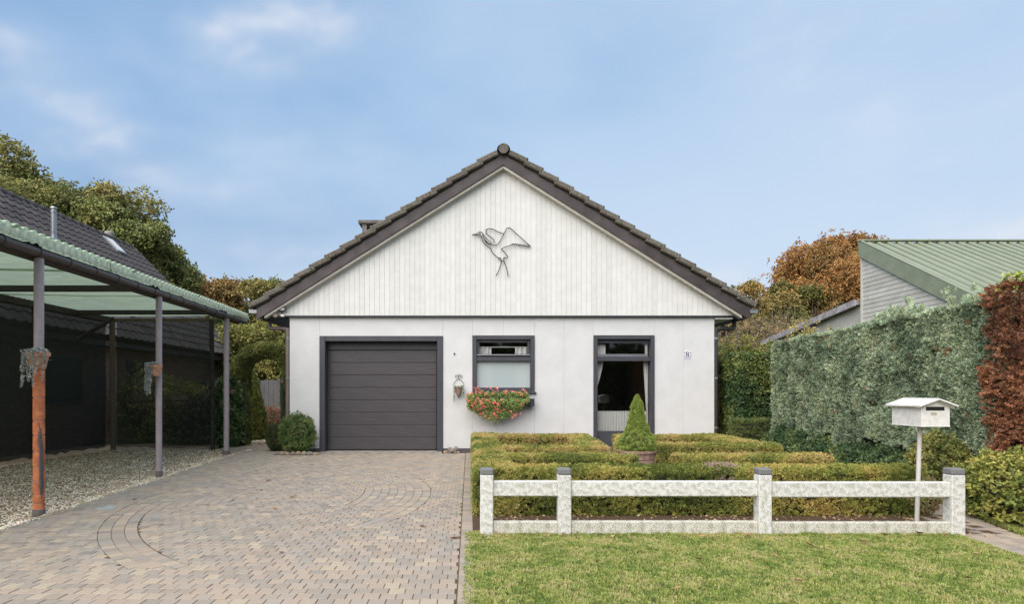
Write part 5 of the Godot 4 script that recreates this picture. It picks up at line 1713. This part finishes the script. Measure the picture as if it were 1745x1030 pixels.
func net_mesh(a: Vector3, b: Vector3, top: float, wave: float) -> ArrayMesh:
	var st := begin()
	st.set_smooth_group(1)
	var len := a.distance_to(b)
	var n := int(len / 0.07)
	var d := (b - a).normalized()
	var s := d.cross(Vector3.UP)
	var at := func(i: int, j: int) -> Vector3:
		var t := len * i / n
		var v := j / 8.0
		var q := a + d * t
		var w := wave * (noise.get_noise_2d(t * 90, v * 8) + 0.6 * noise.get_noise_2d(t * 30, v * 40)) * (1.0 - 0.6 * v)
		return Vector3(q.x, lerpf(q.y + 0.04 * noise.get_noise_1d(t * 60), top, v), q.z) + s * w
	for i in n:
		for j in 8:
			quad(st, at.call(i, j), at.call(i + 1, j), at.call(i + 1, j + 1), at.call(i, j + 1))
	return done(st)

# ---------------------------------------------------------------- neighbours
func left_house() -> void:
	rng.seed = 95
	var h := thing("neighbour_house", "brick house with a steep dark tiled roof behind the carport", "house")
	var rx := -12.3
	var ry := 6.5
	var ex := -8.38
	var ey := 2.52
	var zf := -8.0
	var zb := -22.7
	# bricks of the wall that faces the carport
	var st := begin()
	var y := 0.0
	var row := 0
	while y < 2.5:
		var z := -22.3 - (0.11 if row % 2 else 0.0)
		while z < zf - 0.6:
			var k := rng.randf_range(0.8, 1.2)
			st.set_color(Color(0.36 * k, 0.225 * k, 0.16 * k).lerp(Color(0.30, 0.23, 0.19), rng.randf() * 0.6))
			box(st, Vector3(-8.95, y + 0.005, z + 0.005), Vector3(-8.85 + rng.randf() * 0.004, y + 0.068, z + 0.21))
			z += 0.22
		y += 0.075
		row += 1
	tag(obj("bricks", done(st), M.house_brick, h), "", "", "", "stuff")
	obj("wall", box_mesh(Vector3(-15.6, -0.1, -22.3), Vector3(-8.862, 2.6, zf - 0.5)), M.mortar, h)
	obj("gable_wall", prism_mesh([[-15.6, 2.6], [-8.9, 2.6], [-12.3, 6.1]], 0.2, Vector3(0, 0, -22.5)), M.mortar, h)
	obj("gable_wall", prism_mesh([[-15.6, 2.6], [-8.9, 2.6], [-12.3, 6.1]], 0.2, Vector3(0, 0, zf - 0.7)), M.mortar, h)
	obj("wall_plate", box_mesh(Vector3(-9.0, 2.3, -22.5), Vector3(-8.5, 2.44, zf), 0.01), M.pipe_dark, h)
	for q in [[-13.2, 0.95, 0.85], [-16.3, 0.95, 0.85]]:
		var wn := obj("window", box_mesh(Vector3(-8.88, 0.95, q[0] - 0.9), Vector3(-8.82, 2.05, q[0] + 0.4), 0.01), M.frame_dark, h)
		obj("pane", box_mesh(Vector3(-8.819, 1.02, q[0] - 0.83), Vector3(-8.812, 1.98, q[0] + 0.33)), M.black, wn)
	# roof deck and tiles
	obj("roof", prism_mesh([[ex - 0.02, ey], [rx, ry - 0.03], [-16.22, ey], [-16.0, ey - 0.1], [rx, ry - 0.2], [ex - 0.2, ey - 0.1]], absf(zb - zf), Vector3(0, 0, zb)), M.dark_tile_b, h)
	var slope := Vector3(ex - rx, ey - ry, 0)
	var slen := slope.length()
	var down := slope / slen
	var nrm := Vector3(-down.y, down.x, 0)
	var rows := 17
	var tl := slen / rows
	var tile := begin()
	tile.set_smooth_group(-1)
	var pr := [Vector2(0.0, 0.0), Vector2(0.06, 0.034), Vector2(0.12, 0.038), Vector2(0.18, 0.010), Vector2(0.29, 0.0)]
	for k in 4:
		var p: Vector2 = pr[k]
		var q: Vector2 = pr[k + 1]
		# local axes: x along the ridge, y out of the roof, z down the slope
		quad(tile, Vector3(p.x, p.y + 0.012, 0), Vector3(p.x, p.y + 0.036, tl + 0.02), Vector3(q.x, q.y + 0.036, tl + 0.02), Vector3(q.x, q.y + 0.012, 0))
		quad(tile, Vector3(p.x, p.y + 0.036, tl + 0.02), Vector3(p.x, p.y + 0.008, tl + 0.02), Vector3(q.x, q.y + 0.008, tl + 0.02), Vector3(q.x, q.y + 0.036, tl + 0.02))
	var tmesh := done(tile)
	var list := []
	var cols := int(absf(zb - zf) / 0.295)
	for r in rows:
		for k in cols:
			var o := Vector3(rx, ry, 0) + down * (tl * r)
			o.z = zb + 0.02 + k * 0.295
			var px: float = 800.0 - 1050.0 * o.x / o.z
			var seen := px > -10.0
			list.append([(o.length() if seen else 1000.0), o])
	list.sort_custom(func(a, b): return a[0] < b[0])
	var basis := Basis(Vector3(0, 0, 1), nrm, down)
	# x of the tile runs along +z; keep the frame right-handed
	if basis.determinant() < 0: basis = Basis(Vector3(0, 0, -1), nrm, down)
	var rest := begin()
	var dm := [M.dark_tile, M.dark_tile_b, M.dark_tile_c, M.dark_tile, M.dark_tile]
	for i in list.size():
		var tf := Transform3D(basis, list[i][1] + (Vector3(0, 0, 0.295) if basis.x.z < 0 else Vector3.ZERO))
		if i < 300:
			var o := obj("roof_tile", tmesh, dm[rng.randi() % 5], h)
			o.transform = tf
		else:
			rest.append_from(tmesh, 0, tf)
	tag(obj("roof_tiles", rest.commit(), M.dark_tile, h), "", "", "", "stuff")
	var zr := zb + 0.2
	var rid := begin()
	while zr < zf:
		tube(rid, [Vector3(rx, ry - 0.03, zr), Vector3(rx, ry + 0.0, zr + 0.41)], [0.10, 0.115], 10)
		zr += 0.4
	obj("ridge_tiles", done(rid), M.dark_tile, h)
	obj("verge_strip", prism_mesh([[ex, ey + 0.02], [rx, ry + 0.04], [rx, ry - 0.12], [ex - 0.12, ey - 0.06]], 0.05, Vector3(0, 0, zb - 0.05)), M.dark_tile_c, h)
	# flue pipe, roof window, small vent on the ridge
	var fp := Vector3(rx, ry, -16.53) + down * 1.65
	var fl := obj("flue_pipe", lathe_at([Vector2(0.11, -0.25), Vector2(0.075, 0.0), Vector2(0.07, 0.05), Vector2(0.07, 0.62), Vector2(0.085, 0.625), Vector2(0.085, 0.66), Vector2(0.062, 0.665), Vector2(0.062, 0.72), Vector2(0.088, 0.74), Vector2(0.07, 0.79), Vector2(0.0, 0.80)], fp + Vector3(0, 0.08, 0), 14), M.zinc, h)
	var rw := Transform3D(Basis(Vector3(0, 0, -1), nrm, down), Vector3(rx, ry, -20.6) + down * 0.22)
	obj("flashing", box_mesh(Vector3(-0.22, 0.03, 0.30), Vector3(0.22, 0.06, 0.62), 0.01, Transform3D(rw.basis, fp - down * 0.2)), M.zinc, fl)
	var rl := obj("roof_window", box_mesh(Vector3(-0.27, 0.02, 0), Vector3(0.27, 0.10, 0.72), 0.012, rw), M.zinc, h)
	obj("pane", box_mesh(Vector3(-0.21, 0.101, 0.06), Vector3(0.21, 0.106, 0.66), 0.0, rw), M.white_paint, rl)
	obj("vent_cowl", box_mesh(Vector3(rx - 0.12, ry, -21.2), Vector3(rx + 0.12, ry + 0.22, -20.95), 0.03), M.concrete, h)

func right_building() -> void:
	rng.seed = 97
	var b := thing("neighbour_barn", "pale boarded building with a green ribbed metal roof behind the conifer hedge", "building")
	var x0 := 10.15
	var zf := 16.0
	var zn := 10.6
	var s := 0.549
	var top := func(z: float) -> float: return 5.09 - s * (zf - z)
	# board cladding of the side wall, each board lapping the one below
	var y := 1.9
	var k := 0
	while y < 4.85:
		# where the board meets the sloping verge
		var zc := zf - (5.09 - 0.40 - y) / s
		if zf - zc > 0.15 or y < 4.7:
			var st := begin()
			var zz := maxf(zc, zn)
			var tf := Transform3D(Basis(Vector3(0, 0, 1), -0.10), Vector3(x0 + 0.03, y, 0))
			box(st, Vector3(-0.010, 0, -zf + 0.01), Vector3(0.010, 0.125, -zz + 0.12), 0.003, tf)
			obj("board", done(st), M.siding if rng.randf() < 0.6 else M.siding_b, b)
		y += 0.112
		k += 1
	obj("wall", prism_yz([[zf - 0.02, -0.1], [zn, -0.1], [zn, 1.85], [zf - 0.02, 4.78]], x0 + 0.045, 0.2), M.siding_b, b)
	obj("rear_wall", box_mesh(Vector3(x0 + 0.05, -0.1, -zf - 0.0), Vector3(24.0, 4.9, -zf + 0.2)), M.siding_b, b)
	obj("front_wall", box_mesh(Vector3(x0 + 0.25, -0.1, -zn - 0.2), Vector3(24.0, 1.85, -zn)), M.siding_b, b)
	obj("corner_trim", box_mesh(Vector3(x0 - 0.005, 1.9, -zf - 0.01), Vector3(x0 + 0.04, 4.9, -zf + 0.05), 0.006), M.siding, b)
	# roof: verge board, sheets, each rib
	obj("verge_board", prism_yz([[zf + 0.03, top.call(zf) + 0.06], [zf + 0.03, top.call(zf) - 0.33], [zn - 0.5, top.call(zn - 0.5) - 0.33], [zn - 0.5, top.call(zn - 0.5) + 0.06]], x0 - 0.045, 0.04), M.metal_green_b, b)
	obj("roof", prism_yz([[zf + 0.03, top.call(zf) + 0.02], [zf + 0.03, top.call(zf) - 0.06], [zn - 0.5, top.call(zn - 0.5) - 0.06], [zn - 0.5, top.call(zn - 0.5) + 0.02]], x0 + 0.0, 13.5), M.metal_green, b)
	var up := Vector3(0, s, -1).normalized()
	var n := Vector3(0, 1, s).normalized()
	var len := (zf - zn + 0.5) * sqrt(1 + s * s)
	for i in 50:
		var x := x0 + 0.16 + i * 0.262
		var foot := Vector3(x, top.call(zn - 0.5) + 0.022, -(zn - 0.5))
		var st := begin()
		prism(st, PackedVector2Array([Vector2(-0.045, 0), Vector2(0.045, 0), Vector2(0.024, 0.036), Vector2(-0.024, 0.036)]), len, Transform3D(Basis(Vector3(1, 0, 0), n, Vector3(1, 0, 0).cross(n)), foot + up * len))
		obj("rib", done(st), M.metal_green, b)
	obj("verge_cap", tube_mesh([Vector3(x0 - 0.02, top.call(zf) + 0.07, -zf), Vector3(x0 - 0.02, top.call(zn - 0.5) + 0.07, -(zn - 0.5))], 0.03, 6), M.metal_green, b)
	obj("ridge_cap", box_mesh(Vector3(x0 - 0.06, 5.13, -zf - 0.06), Vector3(23.7, 5.17, -zf + 0.10), 0.006), M.metal_green, b)
	for i in 44:
		obj("screw", box_mesh(Vector3(x0 - 0.05, top.call(zf - 0.12 * i) - 0.15, -zf + 0.12 * i), Vector3(x0 - 0.044, top.call(zf - 0.12 * i) - 0.135, -zf + 0.12 * i + 0.012)), M.black, b) if i % 6 == 3 else null
	# the lower wing sloping away behind
	var w := thing("grey_lean_to", "lower grey roof sloping away left of the boarded building", "shed")
	obj("roof_sheet", prism_yz([[zf + 0.05, 3.62], [zf + 0.05, 3.50], [21.2, 2.84], [21.2, 2.98]], x0 - 0.1, 9.0), M.grey_sheet, w)
	for i in 6:
		var za := zf + 0.05 + i * 0.86
		var zb := za + 0.855
		obj("sheet_edge", prism_yz([[za, 3.645 - (za - zf) * 0.126], [za, 3.475 - (za - zf) * 0.126], [zb, 3.475 - (zb - zf) * 0.126], [zb, 3.645 - (zb - zf) * 0.126]], x0 - 0.135, 0.034), M.grey_sheet, w)
	obj("wall", prism_yz([[zf + 0.05, -0.1], [21.0, -0.1], [21.0, 2.86], [zf + 0.05, 3.48]], x0 + 0.05, 0.2), M.siding_b, w)

# outline in (depth, height), extruded along +x
func prism_yz(outline: Array, x: float, wide: float) -> ArrayMesh:
	var p := PackedVector2Array()
	for v in outline: p.append(Vector2(v[0], v[1]))
	var st := begin()
	# local x -> -z, local y -> y, local z -> x ; right-handed since (-z) x y = x
	prism(st, p, wide, Transform3D(Basis(Vector3(0, 0, -1), Vector3(0, 1, 0), Vector3(1, 0, 0)), Vector3(x, 0, 0)))
	return done(st)

# ---------------------------------------------------------------- the passage on the left
func passage() -> void:
	fol = 1.7
	rng.seed = 101
	var a := thing("hedge_arch", "clipped evergreen arch over the passage left of the house", "hedge arch", Vector3(-4.77, 0, -14.5))
	var xs := []
	var cs := []
	var core := begin()
	var path := []
	for k in 8: path.append([Vector3(-0.62, k * 0.22, 0), 0.215])
	for k in 11:
		var t := PI - PI * k / 10.0
		path.append([Vector3(cos(t) * 0.62, 1.62 + sin(t) * 0.60, 0), 0.20 - 0.03 * sin(t)])
	for k in 8: path.append([Vector3(0.62, 1.54 - k * 0.22, 0), 0.20])
	var pts := []
	for q in path: pts.append(q[0])
	tube(core, pts, 0.12, 8)
	var pal := [Color(0.065, 0.090, 0.018), Color(0.13, 0.145, 0.03), Color(0.22, 0.21, 0.05)]
	for k in 7000:
		var t := rng.randf() * (path.size() - 1)
		var i := int(t)
		var p: Vector3 = path[i][0].lerp(path[i + 1][0], t - i)
		var d: Vector3 = (path[i + 1][0] - path[i][0]).normalized()
		var r: float = path[i][1]
		var s := d.cross(Vector3(0, 0, 1))
		var ang := rng.randf() * TAU
		var n := s * cos(ang) + Vector3(0, 0, 1) * sin(ang)
		var q := p + s * cos(ang) * r * (1.0 + 0.12 * noise.get_noise_3d(p.x * 90, p.y * 90, ang * 20)) + Vector3(0, 0, 1) * sin(ang) * 0.30
		xs.append(Transform3D(spun(n, 0.055, 0.9), q))
		cs.append(shade(mix(pal, noise.get_noise_3d(q.x * 50, q.y * 50, q.z * 50) * 0.7 + 0.45 + rng.randf_range(-0.3, 0.3)), 0.25))
	obj("stems", done(core), M.twig, a)
	strew("foliage", L.box, M.leaf, a, xs, cs)
	# gate posts and the open gate leaf
	var g := thing("garden_gate", "open dark green metal gate under the hedge arch", "gate", Vector3(0, 0, -14.05))
	obj("post", tube_mesh([Vector3(-5.13, -0.1, 0), Vector3(-5.13, 1.42, 0)], 0.030, 10), M.gate_green, g)
	obj("post", tube_mesh([Vector3(-4.27, -0.1, 0), Vector3(-4.27, 1.42, 0)], 0.030, 10), M.gate_green, g)
	for q in [[-5.13], [-4.27]]:
		obj("post_cap", lathe_at([Vector2(0.034, 1.40), Vector2(0.034, 1.43), Vector2(0.0, 1.445)], Vector3(q[0], 0, 0), 10), M.gate_green, g)
	obj("gate_leaf", tube_mesh([Vector3(-4.29, 0.12, -0.06), Vector3(-4.36, 0.12, -0.85), Vector3(-4.36, 1.25, -0.85), Vector3(-4.29, 1.25, -0.06), Vector3(-4.29, 0.12, -0.06)], 0.018, 6), M.gate_green, g)
	for k in 7:
		obj("bar", tube_mesh([Vector3(lerpf(-4.30, -4.355, (k + 1) / 8.0), 0.12, lerpf(-0.06, -0.85, (k + 1) / 8.0)), Vector3(lerpf(-4.30, -4.355, (k + 1) / 8.0), 1.25, lerpf(-0.06, -0.85, (k + 1) / 8.0))], 0.007, 5), M.gate_green, g)
	obj("latch", box_mesh(Vector3(-4.42, 0.86, -0.90), Vector3(-4.32, 0.90, -0.82), 0.006), M.zinc, g)
	# hydrangea between the netting and the arch
	var hy := thing("hydrangea", "leafy hydrangea with faded pink flower heads beside the end of the netting", "shrub", Vector3(-5.42, 0, -13.75))
	bush(hy, Vector3(0, 0.72, 0), Vector3(0.36, 0.78, 0.36), 1300, 0.085, [Color(0.03, 0.06, 0.016), Color(0.06, 0.105, 0.026), Color(0.12, 0.16, 0.045)], L.broad, M.leaf_gloss, M.twig, 0.25)
	xs = []; cs = []
	for q in [[-0.22, 1.45, 0.2], [0.1, 1.52, 0.15], [0.24, 1.22, 0.24], [-0.3, 1.05, 0.3], [0.05, 1.0, 0.36], [-0.15, 0.7, 0.36], [0.2, 0.85, 0.33]]:
		for k in 10:
			xs.append(Transform3D(spun(some_dir(), 0.035, 1.0), Vector3(q[0], q[1], q[2]) + some_dir() * 0.045))
			cs.append(shade(mix([Color(0.28, 0.16, 0.12), Color(0.42, 0.27, 0.22)], rng.randf()), 0.2))
	many("flower_heads", L.box[0], M.leaf, hy, xs, cs)
	# cone-shaped evergreen beyond the arch
	var ce := thing("cone_evergreen", "upright cone shaped evergreen beyond the hedge arch", "conifer", Vector3(-5.72, 0, -16.2))
	xs = []; cs = []
	for k in 2600:
		var y := 1.75 * pow(rng.randf(), 1.2)
		var t := rng.randf() * TAU
		var r := 0.46 * pow(1.0 - y / 1.85, 0.75) * (1.0 + 0.12 * noise.get_noise_3d(cos(t) * 60, y * 60, sin(t) * 60))
		xs.append(Transform3D(spun(Vector3(cos(t), 1.0, sin(t)).normalized(), 0.06, 0.6), Vector3(cos(t) * r, y, sin(t) * r)))
		cs.append(shade(mix([Color(0.06, 0.085, 0.014), Color(0.11, 0.13, 0.02), Color(0.18, 0.18, 0.035)], rng.randf()), 0.25))
	obj("stem", lathe_mesh([Vector2(0.36, 0.02), Vector2(0.3, 0.7), Vector2(0.12, 1.4), Vector2(0.0, 1.7)], 10), M.twig, ce)
	strew("foliage", L.box, M.leaf, ce, xs, cs)
	var rb := thing("copper_shrub", "reddish brown shrub before the grey garden fence beyond the arch", "shrub", Vector3(-5.92, 0, -18.6))
	bush(rb, Vector3(0, 0.35, 0), Vector3(0.55, 0.42, 0.4), 1300, 0.055, [Color(0.10, 0.05, 0.03), Color(0.20, 0.095, 0.055), Color(0.28, 0.15, 0.10)], L.box, M.leaf_dry, M.twig, 0.25)
	var gc := thing("ground_cover", "bright green low plants along the gravel beyond the arch", "plants", Vector3(-5.6, 0, -17.4))
	bush(gc, Vector3(0, 0.08, 0), Vector3(0.9, 0.16, 0.3), 900, 0.05, [Color(0.10, 0.15, 0.015), Color(0.20, 0.25, 0.03)], L.box, M.leaf, M.twig, 0.3)
	# the grey plank fence at the end of the garden
	var f := thing("plank_fence", "weathered grey wooden fence at the end of the passage", "fence", Vector3(0, 0, -20.4))
	var x := -9.0
	while x < -3.6:
		obj("plank", box_mesh(Vector3(x, 0.03, -0.012 - rng.randf() * 0.006), Vector3(x + 0.142, 1.62 + rng.randf_range(-0.012, 0.012), 0.012), 0.004), M.grey_wood, f)
		x += 0.148
	for q in [-8.6, -6.98, -6.28, -4.7]:
		obj("post", box_mesh(Vector3(q - 0.045, -0.1, 0.013), Vector3(q + 0.045, 1.68, 0.10), 0.008), M.concrete_dark, f)
	for q in [0.35, 1.25]:
		obj("cross_rail", box_mesh(Vector3(-9.0, q, -0.075), Vector3(-3.6, q + 0.07, -0.03), 0.004), M.grey_wood, f)
	# shrubs behind the netting
	for e in [[-6.6, -14.6, 0.9, 0.75, "yellowish shrub seen dimly through the end netting"], [-7.9, -15.2, 0.8, 0.95, "green shrub seen dimly through the left part of the end netting"]]:
		var b := thing("netting_shrub", e[4], "shrub", Vector3(e[0], 0, e[1]))
		bush(b, Vector3(0, e[3] * 0.9, 0), Vector3(e[2], e[3], 0.5), 1500, 0.07, [Color(0.06, 0.09, 0.02), Color(0.13, 0.15, 0.03), Color(0.22, 0.21, 0.05)], L.box, M.leaf, M.twig, 0.25)

# ---------------------------------------------------------------- trees
func trees() -> void:
	fol = 2.1
	var oak := [Color(0.065, 0.078, 0.018), Color(0.105, 0.115, 0.028), Color(0.15, 0.148, 0.038), Color(0.195, 0.155, 0.042)]
	var gold := [Color(0.09, 0.10, 0.02), Color(0.19, 0.16, 0.035), Color(0.30, 0.19, 0.045), Color(0.33, 0.15, 0.04)]
	var lime := [Color(0.10, 0.12, 0.02), Color(0.19, 0.19, 0.035), Color(0.29, 0.265, 0.06)]
	var rust := [Color(0.11, 0.085, 0.02), Color(0.20, 0.108, 0.028), Color(0.30, 0.150, 0.036), Color(0.37, 0.20, 0.05)]
	var green := [Color(0.035, 0.055, 0.014), Color(0.07, 0.09, 0.02), Color(0.12, 0.125, 0.03)]
	# left, behind the dark roof
	tree("oak", "large green oak rising behind the dark tiled roof, its crown cut by the left edge", "tree", Vector3(-23.2, 0, -31), 13.9, Vector3(4.4, 5.6, 4.2), oak, 74, 228, 0.26, 201, "trees behind the left house", 0.06)
	tree("oak", "green oak with a domed crown above the roof window of the dark roof", "tree", Vector3(-19.4, 0, -32), 13.0, Vector3(3.8, 5.4, 3.4), oak, 64, 228, 0.26, 202, "trees behind the left house", 0.08)
	tree("oak", "lower green oak at the right end of the dark roof ridge", "tree", Vector3(-16.6, 0, -31), 10.9, Vector3(2.5, 4.8, 2.8), oak, 54, 218, 0.26, 203, "trees behind the left house", 0.08)
	fol = 1.45
	tree("ochre_tree", "dry ochre tree at the very left edge beside the large oak", "tree", Vector3(-26.2, 0, -30), 12.4, Vector3(1.8, 5.0, 1.8), [Color(0.18, 0.14, 0.05), Color(0.30, 0.23, 0.10)], 22, 90, 0.34, 204, "", 0.25)
	tree("autumn_tree", "golden autumn tree right behind the far end of the dark roof", "tree", Vector3(-16.6, 0, -34.5), 9.7, Vector3(2.2, 3.8, 2.2), gold, 34, 180, 0.26, 205, "autumn trees between the houses", 0.1)
	tree("autumn_tree", "orange tinted autumn tree in the gap between the two houses", "tree", Vector3(-13.8, 0, -35), 8.6, Vector3(2.2, 3.4, 2.2), [Color(0.12, 0.11, 0.03), Color(0.26, 0.17, 0.05), Color(0.36, 0.22, 0.08)], 30, 180, 0.27, 206, "autumn trees between the houses", 0.12)
	tree("autumn_tree", "green and gold tree close to the left eave of the white house", "tree", Vector3(-11.0, 0, -33), 7.9, Vector3(2.2, 3.6, 2.4), [Color(0.06, 0.08, 0.018), Color(0.14, 0.15, 0.03), Color(0.26, 0.20, 0.05)], 38, 190, 0.26, 207, "autumn trees between the houses", 0.1)
	tree("green_tree", "dark green tree low in the gap between the two houses", "tree", Vector3(-14.2, 0, -29), 5.9, Vector3(3.2, 2.8, 2.2), green, 34, 180, 0.26, 208, "autumn trees between the houses", 0.05)
	fol = 1.2
	tree("lime_shrub", "tall yellow green shrub seen above and through the hedge arch", "shrub", Vector3(-7.3, 0, -22.5), 3.9, Vector3(2.3, 1.8, 1.4), lime, 30, 110, 0.20, 209, "", 0.12, 0.06)
	tree("lime_shrub", "yellow leaved shrub left of the arch above the small brick wall", "shrub", Vector3(-9.4, 0, -25.0), 4.0, Vector3(1.9, 1.9, 1.4), [Color(0.08, 0.10, 0.02), Color(0.18, 0.18, 0.03), Color(0.30, 0.26, 0.06)], 24, 100, 0.22, 210, "", 0.12, 0.06)
	# right
	fol = 1.45
	tree("rust_oak", "tall orange and rust coloured oak behind the boarded building", "tree", Vector3(22.7, 0, -38), 11.3, Vector3(4.1, 4.6, 3.6), rust, 84, 230, 0.26, 311, "", 0.0)
	tree("turning_tree", "green tree turning yellow left of the rust coloured oak", "tree", Vector3(19.2, 0, -36), 8.2, Vector3(2.9, 3.8, 2.8), [Color(0.055, 0.065, 0.014), Color(0.12, 0.115, 0.025), Color(0.22, 0.15, 0.035)], 38, 200, 0.27, 212, "", 0.08)
	tree("green_tree", "dark green tree low beneath the rust coloured oak", "tree", Vector3(22.8, 0, -33), 5.2, Vector3(2.6, 2.4, 2.2), green, 24, 110, 0.34, 213, "", 0.05)
	tree("autumn_tree", "golden tree showing above the right roof slope of the white house", "tree", Vector3(16.4, 0, -37), 8.0, Vector3(2.6, 3.4, 2.4), gold, 30, 190, 0.27, 214, "", 0.1)
	tree("autumn_tree", "olive tree behind the bare twigs right of the white house", "tree", Vector3(15.6, 0, -31), 5.0, Vector3(3.4, 2.4, 2.2), [Color(0.08, 0.075, 0.022), Color(0.17, 0.13, 0.045), Color(0.25, 0.17, 0.07)], 30, 180, 0.26, 215, "", 0.12)
	tree("far_pine", "small dark pine top showing just above the green roof edge", "tree", Vector3(45.0, 0, -61), 17.0, Vector3(1.2, 3.0, 1.2), green, 16, 70, 0.45, 216, "", 0.1)
	# bare shrubs: many thin stems
	rng.seed = 220
	var br := thing("bare_shrub", "tangle of bare grey twigs right of the white house", "shrub", Vector3(10.9, 0, -22.5))
	var st := begin()
	for k in 190:
		var p := Vector3(rng.randf_range(-2.2, 2.4), 0, rng.randf_range(-0.8, 0.8))
		var hh := rng.randf_range(2.4, 4.6)
		var lean := Vector3(rng.randf_range(-0.5, 0.5), 0, rng.randf_range(-0.3, 0.3))
		tube(st, [p, p + Vector3(0, hh * 0.5, 0) + lean * 0.4, p + Vector3(0, hh, 0) + lean], [0.018, 0.012, 0.004], 4)
		for j in 4:
			var t := rng.randf_range(0.35, 0.9)
			var q := p + Vector3(0, hh * t, 0) + lean * t
			tube(st, [q, q + Vector3(rng.randf_range(-0.5, 0.5), rng.randf_range(0.2, 0.6), rng.randf_range(-0.3, 0.3))], [0.008, 0.003], 3)
	obj("stems", done(st), M.twig_grey, br)
	var xs := []
	var cs := []
	for k in 900:
		xs.append(Transform3D(spun(Vector3.UP, 0.13, 1.0), Vector3(rng.randf_range(-2.3, 2.5), rng.randf_range(1.0, 3.9), rng.randf_range(-0.9, 0.9))))
		cs.append(shade(mix([Color(0.16, 0.13, 0.06), Color(0.28, 0.17, 0.07), Color(0.22, 0.21, 0.07)], rng.randf()), 0.25))
	strew("leaves", L.tree, M.leaf_dry, br, xs, cs)
	for e in [["yellow_shrub", "yellow green shrub over the evergreen hedge right of the house", Vector3(6.4, 0, -14.2), 2.35, [Color(0.10, 0.12, 0.018), Color(0.22, 0.22, 0.035), Color(0.32, 0.28, 0.06)], 230], ["yellow_shrub", "rounded green shrub at the right rear corner of the white house", Vector3(6.0, 0, -16.2), 2.75, [Color(0.05, 0.09, 0.016), Color(0.10, 0.15, 0.03), Color(0.19, 0.20, 0.05)], 231], ["yellow_shrub", "pale yellow shrub between the evergreen hedge and the grey lean-to", Vector3(8.6, 0, -15.6), 2.85, [Color(0.13, 0.13, 0.03), Color(0.27, 0.25, 0.07), Color(0.36, 0.28, 0.11)], 232]]:
		rng.seed = e[5]
		var b := thing(e[0], e[1], "shrub", e[2])
		bush(b, Vector3(0, e[3] * 0.5, 0), Vector3(1.0, e[3] * 0.5, 0.7), 1700, 0.095, e[4], L.box, M.leaf, M.twig, 0.25)
	# woods that close the view, and the trees across the street that the window panes mirror
	rng.seed = 240
	woods("distant_woods", "distant belt of autumn woods behind the gardens", func(): return Vector3(rng.randf_range(-70, 80), pow(rng.randf(), 0.8) * 6.0, -rng.randf_range(52, 58)), 5200, 0.9, [green, gold])
	woods("woods_across_the_street", "dark trees across the street, mirrored in the window panes", func(): return opposite(), 5200, 1.0, [green, green])

func opposite() -> Vector3:
	var x := rng.randf_range(-34, 34)
	var h := 4.3 + 2.6 * noise.get_noise_1d(x * 30)
	return Vector3(x, h * pow(rng.randf(), 0.8), 19.0 + rng.randf() * 3.0)

func woods(called: String, label: String, where: Callable, count: int, size: float, pals: Array) -> void:
	var xs := []
	var cs := []
	for k in count:
		var p: Vector3 = where.call()
		var pal: Array = pals[1] if noise.get_noise_1d(p.x * 14 + 50) > 0.1 else pals[0]
		xs.append(Transform3D(spun(Vector3(0, 0.5, 1), size, 1.0), p))
		cs.append(shade(mix(pal, rng.randf()), 0.3))
	tag(many(called, L.tree[0], M.leaf, self, xs, cs), label, "", "", "stuff")

# ---------------------------------------------------------------- the scene
func _ready() -> void:
	make_world()
	noise.seed = 4
	noise.frequency = 0.05
	noise.fractal_octaves = 3
	make_textures()
	make_materials()
	make_leaves()
	lay_ground()
	lay_driveway()
	lay_path()
	build_house()
	left_house()
	right_building()
	carport()
	fence()
	parterre()
	mailbox()
	right_hedges()
	passage()
	trees()
	wall_things()
	grow_grass()
	strew_gravel()
